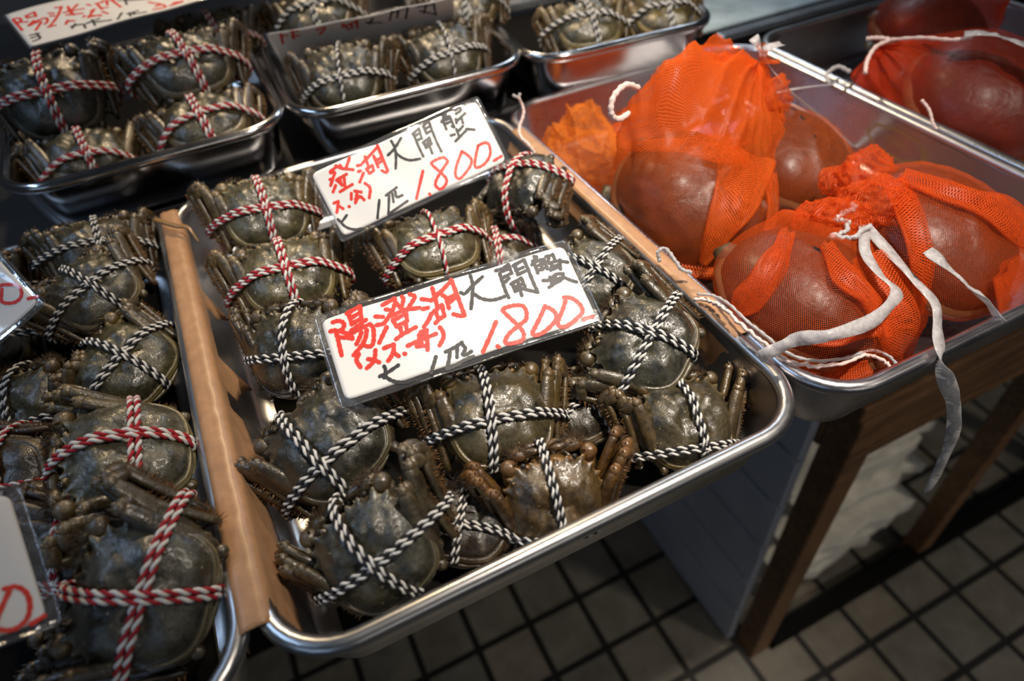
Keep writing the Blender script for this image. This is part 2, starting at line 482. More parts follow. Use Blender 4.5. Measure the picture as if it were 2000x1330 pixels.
# grey grooved board closing the table's left side
b = MB()
b.box((.536, .14, -.905), (.5425, 1.1, -.275))
for k in range(6):
    z = -.905 + .105 * k
    b.box((.5285, .14, z + .004), (.536, 1.1, z + .101))
pn = tag(b.build('side_board', [MT['panel']], None, False, .0015), 'blue grey grooved board closing the left side of the wooden table', 'board')

# pale flattened boxes stacked on the floor under the table
rng = random.Random(5)
z = -.9085
for k in range(11):
    h = rng.uniform(.024, .040)
    x0 = .60 + rng.uniform(0, .03); x1 = .895 + rng.uniform(-.05, .012); y0 = .135 + rng.uniform(0, .04)
    b = MB(); n = 9
    top = []; bot = []
    for i in range(n + 1):
        xx = x0 + (x1 - x0) * i / n
        wv = .006 * math.sin(i * 1.3 + k) + rng.uniform(-.003, .003)
        bot.append((xx, y0 + abs(wv) * 2, z + .001 + max(0, wv) * .4)); top.append((xx, y0 + abs(wv) * 2, z + h - abs(wv) * .6))
    rings = [bot, top, [(p[0], p[1] + .30, p[2]) for p in top], [(p[0], p[1] + .30, p[2]) for p in bot]]
    rr = [[rings[q][i] for q in range(4)] for i in range(n + 1)]
    b.rings(rr)
    o = b.build('flattened_box', [MT['foam']], None, False, .003)
    where = 'lowest of the stack under the wooden table' if k == 0 else ('topmost of the stack under the wooden table' if k == 10 else 'in the middle of the stack under the wooden table')
    tag(o, 'pale grey flattened box, ' + where, 'box', 'flattened boxes under the wooden table')
    z += h + .0008

# ------------------------------------------------------------------ steel trays
def rrect(x0, x1, y0, y1, r, off, n=9):
    """rounded rectangle, inset by off"""
    r = max(r - off, .004); x0 += off; x1 -= off; y0 += off; y1 -= off
    out = []
    for cx, cy, a0 in ((x1 - r, y0 + r, -PI / 2), (x1 - r, y1 - r, 0), (x0 + r, y1 - r, PI / 2), (x0 + r, y0 + r, PI)):
        for i in range(n + 1):
            a = a0 + PI / 2 * i / n
            out.append((cx + r * math.cos(a), cy + r * math.sin(a)))
    return out

def make_tray(x0, x1, y0, y1, zr, depth, label, rot=0.0, mat='steel', R=.042, group='steel display trays'):
    """rim top at zr; x,y are the outer edges of the rim"""
    cx, cy = (x0 + x1) / 2, (y0 + y1) / 2
    root = empty('steel_tray', (cx, cy, zr - depth)); root.rotation_euler.z = rot
    tag(root, label, 'tray', group)
    X0, X1, Y0, Y1 = x0 - cx, x1 - cx, y0 - cy, y1 - cy
    prof_w = [(.0075, -.0075), (.0085, -.012), (.0120, -depth * .55), (.0160, -depth + .006), (.020, -depth + .0015), (.026, -depth)]
    prof_i = [(.0275, -depth + .0012), (.0215, -depth + .0028), (.0175, -depth + .0075), (.0132, -depth * .55), (.0098, -.012), (.0090, -.0060)]
    rim = []
    for k in range(13):
        a = math.radians(-75 + 330 * k / 12 - 30)
        rim.append((.0045 + .0045 * math.cos(a) * -1, -.0045 + .0045 * math.sin(a)))
    # rim: circle from inner top round to under the outside
    rim = [(.0047 + .0047 * math.cos(t), -.0047 + .0047 * math.sin(t)) for t in np.linspace(-.35, PI + 1.15, 14)]
    def loft(prof, nm, lab=None, fill=False):
        b = MB(); rings = [[(px, py, depth + z) for px, py in rrect(X0, X1, Y0, Y1, R, o)] for o, z in prof]
        b.rings(rings, 0, True, False, False)
        if fill: b.f.append(tuple(range(len(b.v) - len(rings[-1]), len(b.v)))); b.m.append(0)
        o = b.build(nm, [MT[mat]], root); fixn(o.data)
        if lab: o['label'] = lab
        return o
    wall = [(.0082, -.0078), (.0087, -.012), (.0120, -depth * .55), (.0160, -depth + .006), (.020, -depth + .0012), (.027, -depth),
            (.0275, -depth + .0011), (.0212, -depth + .0024), (.0172, -depth + .0070), (.0132, -depth * .55), (.0099, -.012), (.0094, -.0060)]
    # one pressed sheet: outside wall, flat bottom, inside wall
    b = MB()
    outer = wall[:6]; inner = wall[6:]
    ro = [[(px, py, depth + z) for px, py in rrect(X0, X1, Y0, Y1, R, o)] for o, z in outer]
    ri = [[(px, py, depth + z) for px, py in rrect(X0, X1, Y0, Y1, R, o)] for o, z in inner]
    b.rings(ro, 0, True, False, True); b.rings(ri, 0, True, True, False)
    o = b.build('basin', [MT[mat]], root)
    loft(rim, 'rolled_rim')
    return root

make_tray(-.0045, .3045, -.0045, .4298, .0045, .056, 'deep steel tray of tied crabs holding the two price cards reading 1.800')
make_tray(-.330, -.0055, -.0045, .4298, .0045, .056, 'steel tray of tied crabs left of the tape, cut by the picture edge')
make_tray(.3050, .6075, -.0035, .4298, .0035, .056, 'steel tray holding four bagged turtles, stained inside wall', 0, 'steel_stained')
make_tray(.6085, .915, -.0035, .4298, .0035, .056, 'steel tray of bagged turtles beyond the stained one', 0, 'steel')
make_tray(-.116, .1175, .432, .735, .043, .055, 'steel tray of large crabs in red cord under the top left card', 0, 'steel_back')
make_tray(.1205, .352, .428, .735, .043, .055, 'steel tray of crabs in black cord around the brownish upright card', math.radians(-1.5), 'steel_back')
make_tray(.352, .566, .410, .70, .043, .055, 'steel tray of crabs in black cord behind the tall orange bag', math.radians(-4), 'steel_back')

for i, (x0, x1, y0, y1, z, rot, lab) in enumerate(((.026, .274, .026, .399, -.0502, 0, 'dark sheet standing for gap shade under the crabs with the price cards'), (-.300, -.036, .026, .399, -.0502, 0, 'dark sheet standing for gap shade under the crabs left of the tape'),
        (-.086, .088, .462, .705, -.0105, 0, 'dark sheet standing for gap shade under the large red-corded crabs'), (.151, .322, .46, .705, -.0105, -1.5, 'dark sheet standing for gap shade under the crabs around the brownish card'), (.384, .534, .445, .668, -.0105, -4, 'dark sheet standing for gap shade under the crabs behind the tall orange bag'))):
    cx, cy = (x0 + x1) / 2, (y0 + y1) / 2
    b = MB(); b.box((x0 - cx, y0 - cy, 0), (x1 - cx, y1 - cy, .0015))  # added near-black sheet, stands for the shade in the gaps between crabs
    o = b.build('gap_shade_sheet', [MT['dark']], None, False); o.location = (cx, cy, z); o.rotation_euler.z = math.radians(rot)
    tag(o, lab, 'mat', 'dark shade sheets in the crab trays')
# blue-grey sheet and the steel ledge beyond the back row
b = MB(); b.box((.575, .475, -.004), (1.2, 1.1, 0.0))
tag(b.build('counter_sheet', [MT['ice']], None, False, .002), 'pale blue counter sheet beside the back row of trays', 'sheet')
b = MB(); b.box((.602, .455, -.054), (1.2, 1.12, -.0045))
tag(b.build('counter_ledge', [MT['steel_dark']], None, False, .004), 'dark steel ledge under the pale blue sheet', 'ledge')

# ------------------------------------------------------------------ packing tape over the rims
def tape(path_y, prof_fn, label, seed):
    """path_y: list of y; prof_fn(y, rng) -> list of (x, z) across the strip"""
    rng = random.Random(seed); b = MB(); rows = [[(x, y, z) for x, z in prof_fn(y, rng)] for y in path_y]
    n = len(rows[0]); vs = [p for r in rows for p in r]
    fs = [(k * n + i, k * n + i + 1, (k + 1) * n + i + 1, (k + 1) * n + i) for k in range(len(rows) - 1) for i in range(n - 1)]
    b.add(vs, fs)
    o = b.build('packing_tape', [MT['tape']])
    sm = o.modifiers.new('thick', 'SOLIDIFY'); sm.thickness = .0005; sm.offset = 1
    return tag(o, label, 'tape', 'brown packing tape over the tray rims')

def flap(t, rng, a):
    return rng.uniform(-.0012, .0012)
LT = [(.025, .026), (.05, .023), (.08, .026), (.11, .022), (.128, .020), (.140, .034), (.146, .046), (.150, .026), (.19, .018), (.205, .024), (.222, .042), (.226, .020), (.26, .016), (.285, .020), (.300, .038), (.303, .014), (.36, .010), (.41, .009)]
def left_prof(y, rng):
    d = float(np.interp(y, [a for a, _ in LT], [c for _, c in LT])) + rng.uniform(-.0009, .0009)
    w = rng.uniform(-.0004, .0004)
    P = [(-.0120, -.004 - .010), (-.0116, -.002), (-.0100, .0044), (-.0072, .0055), (-.0045, .0052 + w), (-.0020, .0054 + w), (.0004, .0053), (.0032, .0040), (.0046, .0), (.0049, -.005)]
    q = max(0, d - .010)
    lift = .35 if d > .02 else .12
    for k in range(1, 5): P.append((.0049 + q * lift * k / 4, -.005 - (d) * .9 * k / 4))
    return P
tape(list(np.linspace(.0235, .408, 110)), left_prof, 'brown packing tape joining the two front crab trays, peeling in flaps', 3)
RT = [(.06, .030), (.075, .028), (.083, .020), (.095, .024), (.105, .016), (.14, .015), (.2, .014), (.27, .012), (.33, .014), (.38, .010)]
def right_prof(y, rng):
    d = float(np.interp(y, [a for a, _ in RT], [c for _, c in RT])) + rng.uniform(-.0007, .0007)
    w = rng.uniform(-.0003, .0003)
    P = [(.3105, -.004), (.3100, .002), (.3085, .0045), (.3060, .0052 + w), (.3030, .0053 + w), (.3000, .0053), (.2972, .0042), (.2955, .0), (.2950, -.005)]
    for k in range(1, 5): P.append((.2950 - .0012 * k, -.005 - d * k / 4))
    return P
tape(list(np.linspace(.0655, .3765, 90)), right_prof, 'brown packing tape between the crab tray and the turtle tray', 4)
# ------------------------------------------------------------------ mitten crab, unit = carapace width, face +Y, back +Z
RAD_T = np.radians([0, 15, 30, 38, 50, 65, 80, 95, 110, 125, 140, 155, 170, 180])
RAD_R = np.array([.44, .455, .50, .52, .515, .50, .495, .50, .507, .522, .528, .492, .458, .45])
TEETH = [(8, .048, .075), (21, .045, .070), (37, .075, .075), (50, .060, .070), (62.5, .055, .070), (75, .045, .065)]
BUMPS = [(.09, .25, .05, .05, .020), (.21, .22, .055, .05, .016), (.06, .34, .035, .03, .016), (.31, .04, .09, .12, .022), (.17, .13, .05, .04, .012),
         (.0, -.13, .10, .09, .016), (.14, -.02, .022, .11, -.022), (.0, .03, .10, .022, -.014), (.23, -.27, .09, .09, .014), (.36, .22, .04, .05, .012)]
NPH = 200
def shell_r(phi, teeth=True):
    a = abs((phi + PI) % (2 * PI) - PI)
    r = float(np.interp(a, RAD_T, RAD_R))
    if teeth:
        for d, amp, w in TEETH:
            r += amp * max(0.0, 1 - abs(a - math.radians(d)) / w) ** 1.1
        r -= .035 * max(0.0, 1 - abs(a - math.radians(29)) / .09)        # orbit notch
    return r
_phi = np.arange(NPH) * 2 * PI / NPH
_rs = np.array([shell_r(p, False) for p in _phi])
for _ in range(3): _rs = (_rs + np.roll(_rs, 1) + np.roll(_rs, -1)) / 3
_rt = _rs + np.array([shell_r(p) - shell_r(p, False) for p in _phi])

def shell_z(x, y, rho):
    z = .20 * (1 - min(1, rho) ** 3.0) ** 0.8
    if y > .15: z -= .05 * ((y - .15) / .3) ** 2 * (1 - rho ** 6)
    if rho < .97:
        for bx, by, sx, sy, a in BUMPS:
            e = math.exp(-((abs(x) - bx) / sx) ** 2 - ((y - by) / sy) ** 2)
            z += 1.9 * a * e * min(1, (1 - rho) * 6)
    return z

def mk_carapace(rng):
    b = MB(); edge = []
    rhos = [.06, .14, .22, .30, .38, .46, .54, .62, .69, .76, .82, .86, .89, .91, .928, .942, .955, .968, .984, 1.0]
    bx = [rng.uniform(-.02, .02) for _ in range(4)]
    wv = [(rng.uniform(-1, 1), rng.uniform(-1, 1), rng.uniform(0, 6), rng.uniform(9, 26)) for _ in range(14)]
    rings = []
    for rho in rhos:
        ring = []
        w = min(1, max(0, (rho - .86) / .14)) ** 1.5
        for k in range(NPH):
            r = (_rs[k] * (1 - w) + _rt[k] * w) * rho
            p = _phi[k]; x, y = math.sin(p) * r, math.cos(p) * r
            z = shell_z(x + bx[0] * y, y + bx[1] * x, rho)
            a = abs((p + PI) % (2 * PI) - PI)
            rear = min(1, max(0, (a - 1.75) / .35))
            if rear > 0:
                z -= .026 * rear * math.exp(-((rho - .915) / .02) ** 2)
                z += .010 * rear * math.exp(-((rho - .94) / .012) ** 2)
                z -= .010 * rear * math.exp(-((rho - .965) / .012) ** 2)
                z += .016 * rear * math.exp(-((rho - .975) / .022) ** 2)
            z += min(1, (1 - rho) * 5) * .0026 * sum(math.sin(q * (u * x + v * y) + ph) for u, v, ph, q in wv)
            z += .012 * w * math.exp(-((rho - 1) / .02) ** 2) * (1 - rear)
            ring.append((x, y, z)); 
            e = max(0, (rho - .965) / .035) * (.55 + .45 * rear) + rear * .75 * math.exp(-((rho - .942) / .014) ** 2)
            edge.append(min(1, e))
        rings.append(ring)
    for sc, z, e in ((.985, -.022, .7), (.955, -.05, .4)):
        rings.append([(math.sin(p) * _rs[k] * sc, math.cos(p) * _rs[k] * sc, z) for k, p in enumerate(_phi)])
        edge += [e] * NPH
    b.rings(rings, 0, True, False, False)
    c = b.add([(0, 0, shell_z(0, 0, 0))], []); edge.append(0)
    for k in range(NPH): b.f.append((c, (k + 1) % NPH, k)); b.m.append(0)
    # the rings run outward and phi clockwise: face order gives outward normals after recalculation
    b.col['edge'] = edge
    me = b.mesh('carapace', [MT['carapace']])
    fixn(me)
    return me


def mk_body(rng):
    b = MB(); rings = []
    for sc, z in ((.95, -.045), (.945, -.09), (.90, -.16), (.80, -.22), (.55, -.255), (.2, -.262)):
        rings.append([(math.sin(p) * _rs[k] * sc, math.cos(p) * _rs[k] * sc, z) for k, p in enumerate(_phi) if k % 4 == 0])
    b.rings(rings)
    # mouth plates under the face
    for s in (-1, 1):
        b.ball((s * .09, .405, -.13), (.085, .04, .085), 10, 6)
        b.ball((s * .24, .37, -.10), (.08, .05, .06), 10, 6)
    me = b.mesh('body', [MT['belly']]); fixn(me)
    # abdomen bands along the rear edge
    a = MB(); ed = []
    for k in range(4):
        w = .27 - .025 * k; y0 = -.462 + .012 * k; z = -.048 - .045 * k
        path = [(w * t, y0 + .17 * (w * t) ** 2 * 2.2, z + .03 * abs(t) ** 3) for t in np.linspace(-1, 1, 13)]
        a.tube(path, [(.026 * (1 - .85 * abs(t) ** 3), .027 * (1 - .85 * abs(t) ** 3)) for t in np.linspace(-1, 1, 13)], 8)
    ma = a.mesh('abdomen', [MT['belly']]); fixn(ma)
    return me, ma

def bristles(b, p0, p1, d, n, ln, rng, mi=1, spread=.5):
    p0 = np.array(p0); p1 = np.array(p1); d = np.array(d, float); d /= np.linalg.norm(d)
    ax = (p1 - p0) / np.linalg.norm(p1 - p0)
    for _ in range(n):
        t = rng.random(); p = p0 + (p1 - p0) * t + np.array([rng.gauss(0, .006) for _ in range(3)])
        dd = d + np.array([rng.gauss(0, spread * .6) for _ in range(3)]) + ax * rng.uniform(-.1, .5)
        dd /= np.linalg.norm(dd); l = ln * rng.uniform(.5, 1.15)
        sd = np.cross(dd, [rng.gauss(0, 1) for _ in range(3)]); sd /= np.linalg.norm(sd)
        w = .0026
        b.add([p - sd * w, p + sd * w, p + dd * l * .6 + sd * w * .5, p + dd * l + ax * l * .15], [(0, 1, 2, 3)], mi)

def seg(b, p0, p1, w0, w1, t, up, n=8, bulge=1.15, mi=0):
    """one flattened limb segment: w half widths, t half thickness"""
    p0 = np.array(p0); p1 = np.array(p1)
    ks = [0, .06, .2, .45, .7, .88, .97, 1]
    pr = [.45, .85, 1.0, bulge, 1.05, .95, .85, .5]
    path = [p0 + (p1 - p0) * k for k in ks]
    rad = [((w0 + (w1 - w0) * k) * q, t * q ** .6) for k, q in zip(ks, pr)]
    b.tube(path, rad, 10, mi, up, .8)

LEG_BASE = [(.45, .04, -.17), (.46, -.10, -.14), (.43, -.24, -.10), (.36, -.385, -.05)]
LEG_KNEE = [(.63, .50, -.17), (.69, .47, -.07), (.64, .40, .02), (.51, .29, .08)]
LEG_UP = [(1, .2, .3), (1, 0, .5), (.8, 0, .9), (.45, 0, 1)]
def mk_leg(i, s, rng, open_=0.0):
    b = MB(); edge0 = 0
    j = lambda a: rng.uniform(-a, a)
    B = np.array(LEG_BASE[i]); K = np.array(LEG_KNEE[i]) + np.array([j(.025), j(.04), j(.025)])
    K = K + np.array([open_ * .16, -open_ * .03, open_ * .10])
    up = np.array(LEG_UP[i])
    S = np.array([s, 1, 1])
    b.ball(S * (B + np.array([-.015, -.03, 0])), (.055, .06, .05), 10, 6)                      # coxa knob
    seg(b, S * B, S * K, .070, .072, .046, S * up)                                       # merus
    cp = K + np.array([.035 + j(.01), .045, -.075])
    b.ball(S * (K + np.array([.0, .012, 0])), (.056, .056, .052), 10, 6)                       # knee knob
    b.ball(S * (K + np.array([.025, .05, .012])), (.020, .026, .018), 8, 5)
    b.tube([S * (K + np.array([-.01, .03, .03])), S * (K + np.array([-.012, .085, .05]))], [.015, .001], 6)   # spine
    ce = K + np.array([.10 + j(.02), -.03 + j(.02), -.13])
    seg(b, S * (K + np.array([.01, .02, -.01])), S * ce, .058, .06, .044, S * up)              # carpus
    pe = B + np.array([.17 + j(.02), .02 + j(.03), -.17 + i * .01])
    seg(b, S * ce, S * pe, .064, .050, .034, S * np.array((1, .1, .2)))                         # propodus
    de = pe + np.array([-.16, .20 + j(.04), -.07])
    mid = (pe + de) / 2 + np.array([.06, -.03, -.02])
    b.tube([S * p for p in smooth_path([pe, mid, de], 4)], [.026, .025, .024, .022, .02, .016, .011, .006, .001], 6, 0, (0, 0, 1))
    ne = len(b.v)
    bristles(b, S * ce, S * pe, S * np.array((1, .25, .1)), 150, .075, rng)
    bristles(b, S * ce, S * pe, S * np.array((.2, -.2, -1)), 70, .06, rng)
    bristles(b, S * (K + np.array([.03, .0, 0])), S * ce, S * np.array((1, .5, .5)), 40, .055, rng)
    if i < 3: bristles(b, S * (B * .4 + K * .6), S * K, S * np.array((.7, 0, .7)), 26, .035, rng)
    kn = np.array(S * K)
    ed = []
    for v in b.v:
        d = np.linalg.norm(np.array(v) - kn - S * np.array([.02, .03, 0]))
        ed.append(max(0, 1 - d / .085) * .7)
    b.col['edge'] = ed
    return b.mesh('walking_leg', [MT['limb'], MT['hair']])

def mk_claw(s, rng):
    b = MB(); S = np.array([s, 1, 1]); j = lambda a: rng.uniform(-a, a)
    c = np.array([.40 + j(.02), .44 + j(.02), -.06 + j(.02)])
    b.ball(S * c, (.088, .085, .08), 14, 9)                                                     # wrist ball
    b.tube([S * (c + np.array([-.05, .04, .05])), S * (c + np.array([-.085, .085, .085]))], [.018, .001], 6)
    seg(b, S * np.array((.36, .12, -.16)), S * (c + np.array([.01, -.03, -.03])), .07, .075, .055, (0, 0, 1))
    pc = np.array([.27, .50, -.19])
    R = None
    b.ball(S * pc, (.125, .075, .11), 14, 9)                                                    # palm
    for dz, dy in ((.045, 0.0), (-.05, .01)):
        pts = smooth_path([pc + np.array([-.06, .01, dz * .8]), pc + np.array([-.17, .02 + dy, dz * 1.3]), pc + np.array([-.25, -.01 + dy, dz * .4])], 4)
        b.tube([S * p for p in pts], [.04, .04, .038, .036, .034, .03, .024, .015, .003], 8)
    ed = [max(0, .5 - abs(np.linalg.norm(np.array(v) - S * c)) * 3.5) for v in b.v]
    b.col['edge'] = ed
    me = b.mesh('claw', [MT['limb']])
    h = MB()
    for _ in range(700):
        t = rng.uniform(0, 2 * PI); u = rng.uniform(-.9, .9); q = math.sqrt(1 - u * u)
        d = np.array([q * math.cos(t), q * math.sin(t), u])
        if d[1] < -.35: continue
        p = pc + d * np.array([.122, .073, .107]); l = rng.uniform(.04, .095)
        dd = d + np.array([-.5 + j(.5), j(.5), -.35 + j(.4)]); dd /= np.linalg.norm(dd)
        sd = np.cross(dd, [rng.gauss(0, 1) for _ in range(3)]); sd /= np.linalg.norm(sd); w = .003
        h.add([S * (p - sd * w), S * (p + sd * w), S * (p + dd * l * .6 + sd * w * .5), S * (p + dd * l)], [(0, 1, 2, 3)])
    return me, h.mesh('hair_patch', [MT['furdark']])

def mk_eye(s):
    b = MB()
    b.tube([(s * .17, .40, .0), (s * .215, .435, .012), (s * .25, .452, .015)], [.022, .022, .02], 8)
    n = len(b.f)
    b.ball((s * .252, .455, .016), (.034, .028, .028), 10, 7, 1)
    ed = [.5] * len(b.v); b.col['edge'] = ed
    return b.mesh('eye_stalk', [MT['limb'], MT['eye']])

def hull2(P):
    P = sorted(set((round(float(a), 5), round(float(b), 5)) for a, b in P))
    def half(pts):
        h = []
        for p in pts:
            while len(h) > 1 and (h[-1][0] - h[-2][0]) * (p[1] - h[-2][1]) - (h[-1][1] - h[-2][1]) * (p[0] - h[-2][0]) <= 0: h.pop()
            h.append(p)
        return h[:-1]
    return half(P) + half(P[::-1])

CORD = .0235
def loop_path(pts, p0, nrm, ax, extra=0.0, slab=.07):
    """closed tight loop round a point cloud in the plane through p0"""
    pts = np.array(pts); nrm = np.array(nrm, float); nrm /= np.linalg.norm(nrm)
    ax = np.array(ax, float); ax -= nrm * (ax @ nrm); ax /= np.linalg.norm(ax); up = np.cross(nrm, ax)
    d = (pts - p0) @ nrm
    Q = pts[np.abs(d) < slab] - p0
    A = np.stack([Q @ ax, Q @ up], 1)
    r = CORD * .9 + extra
    C = np.concatenate([A + r * np.array([math.cos(t), math.sin(t)]) for t in np.arange(8) * PI / 4])
    H = np.array(hull2(C)); H = np.vstack([H, H[:1]])
    L = np.concatenate([[0], np.cumsum(np.linalg.norm(np.diff(H, axis=0), axis=1))])
    n = max(60, int(L[-1] / .03)); s = np.linspace(0, L[-1], n, endpoint=False)
    X = np.interp(s, L, H[:, 0]); Y = np.interp(s, L, H[:, 1])
    for _ in range(3):
        X = (np.roll(X, 1) + 2 * X + np.roll(X, -1)) / 4; Y = (np.roll(Y, 1) + 2 * Y + np.roll(Y, -1)) / 4
    return p0 + X[:, None] * ax + Y[:, None] * up, nrm

def twist(b, P, nrm, off, pitch, R, rng, phase=0.0):
    """two-ply cord round the closed path P, shifted by off along nrm; ply 0 light, ply 1 dark"""
    P = np.array(P) + nrm * off; n = len(P)
    Pc = np.vstack([P, P[:1]])
    L = np.concatenate([[0], np.cumsum(np.linalg.norm(np.diff(Pc, axis=0), axis=1))]); tot = L[-1]
    turns = max(3, round(tot / pitch)); m = turns * 8
    s = np.linspace(0, tot, m, endpoint=False)
    Q = np.stack([np.interp(s, L, Pc[:, k]) for k in range(3)], 1)
    T = np.roll(Q, -1, 0) - np.roll(Q, 1, 0); T /= np.linalg.norm(T, axis=1)[:, None]
    O = np.cross(T, nrm); O /= np.linalg.norm(O, axis=1)[:, None]
    for ply in range(2):
        rr = R * (.57 if ply == 0 else .54); hr = R * .47
        a = 2 * PI * np.arange(m) / 8 + phase + PI * ply
        c = Q + hr * (np.cos(a)[:, None] * nrm + np.sin(a)[:, None] * O)
        t = np.roll(c, -1, 0) - np.roll(c, 1, 0); t /= np.linalg.norm(t, axis=1)[:, None]
        u = np.cross(t, nrm); u /= np.linalg.norm(u, axis=1)[:, None] + 1e-9; w = np.cross(t, u)
        k6 = 6; vs = []
        for i in range(k6):
            th = 2 * PI * i / k6
            vs.append(c + rr * (math.cos(th) * u + math.sin(th) * w))
        vs = np.stack(vs, 1).reshape(-1, 3); fs = []
        for i in range(m):
            i2 = (i + 1) % m
            for q in range(k6):
                q2 = (q + 1) % k6
                fs.append((i * k6 + q, i * k6 + q2, i2 * k6 + q2, i2 * k6 + q))
        b.add(vs, fs, ply)

VARIANTS = {}
def crab_variant(key, seed, y0=-.03, tilt=0.0, x0=0.0, ltilt=0.0, open_l=0.0, open_r=0.0, single=False):
    rng = random.Random(seed)
    v = dict(parts=[])
    cloud = []
    def grab(me, step=1):
        a = np.zeros(len(me.vertices) * 3); me.vertices.foreach_get('co', a); a = a.reshape(-1, 3)
        nb = len(a)
        cloud.append(a)
    me = mk_carapace(rng); grab(me); v['parts'].append(('carapace', me, None))
    bo, ab = mk_body(rng); grab(bo); v['parts'] += [('body', bo, None), ('abdomen', ab, None)]
    for s in (-1, 1):
        for i in range(4):
            lm = mk_leg(i, s, rng, open_l if s < 0 else open_r)
            # bristles do not carry the cord
            a = np.zeros(len(lm.vertices) * 3); lm.vertices.foreach_get('co', a); a = a.reshape(-1, 3)
            solid = set()
            for p in lm.polygons:
                if p.material_index == 0: solid.update(p.vertices)
            cloud.append(a[sorted(solid)])
            v['parts'].append(('walking_leg', lm, None))
    for s in (-1, 1):
        cm, hm = mk_claw(s, rng); grab(cm)
        v['parts'].append(('claw', cm, ('hair_patch', hm)))
        v['parts'].append(('eye_stalk', mk_eye(s), None))
    cl = np.vstack(cloud)
    P1, n1 = loop_path(cl, np.array([0, y0, 0.0]), (math.sin(tilt), math.cos(tilt), 0), (1, 0, 0))
    P2, n2 = loop_path(np.vstack([cl, P1]), np.array([x0, 0, 0.0]), (math.cos(ltilt), math.sin(ltilt), 0), (0, 1, 0), .0)
    v['loops'] = [(P1, n1), (P2, n2)]; v['rng'] = rng; v['tw'] = {}; v['single'] = single
    VARIANTS[key] = v

def twines(v, color):
    if color in v['tw']: return v['tw'][color]
    out = []
    rng = v['rng']
    k = 1.0 if color == 'k' else 1.12
    for li, (P, n) in enumerate(v['loops']):
        b = MB(); R = CORD * k
        ph = rng.uniform(0, 6)
        for off in ((-1, 1) if not (v['single'] and li == 1) else (0,)):
            twist(b, P, n, off * R * .98 + rng.uniform(-.002, .002), R * 4.9, R, rng, ph + off * .6)
        out.append(b.mesh('twine', [MT['white'], MT['black'] if color == 'k' else MT['red']]))
    v['tw'][color] = out
    return out

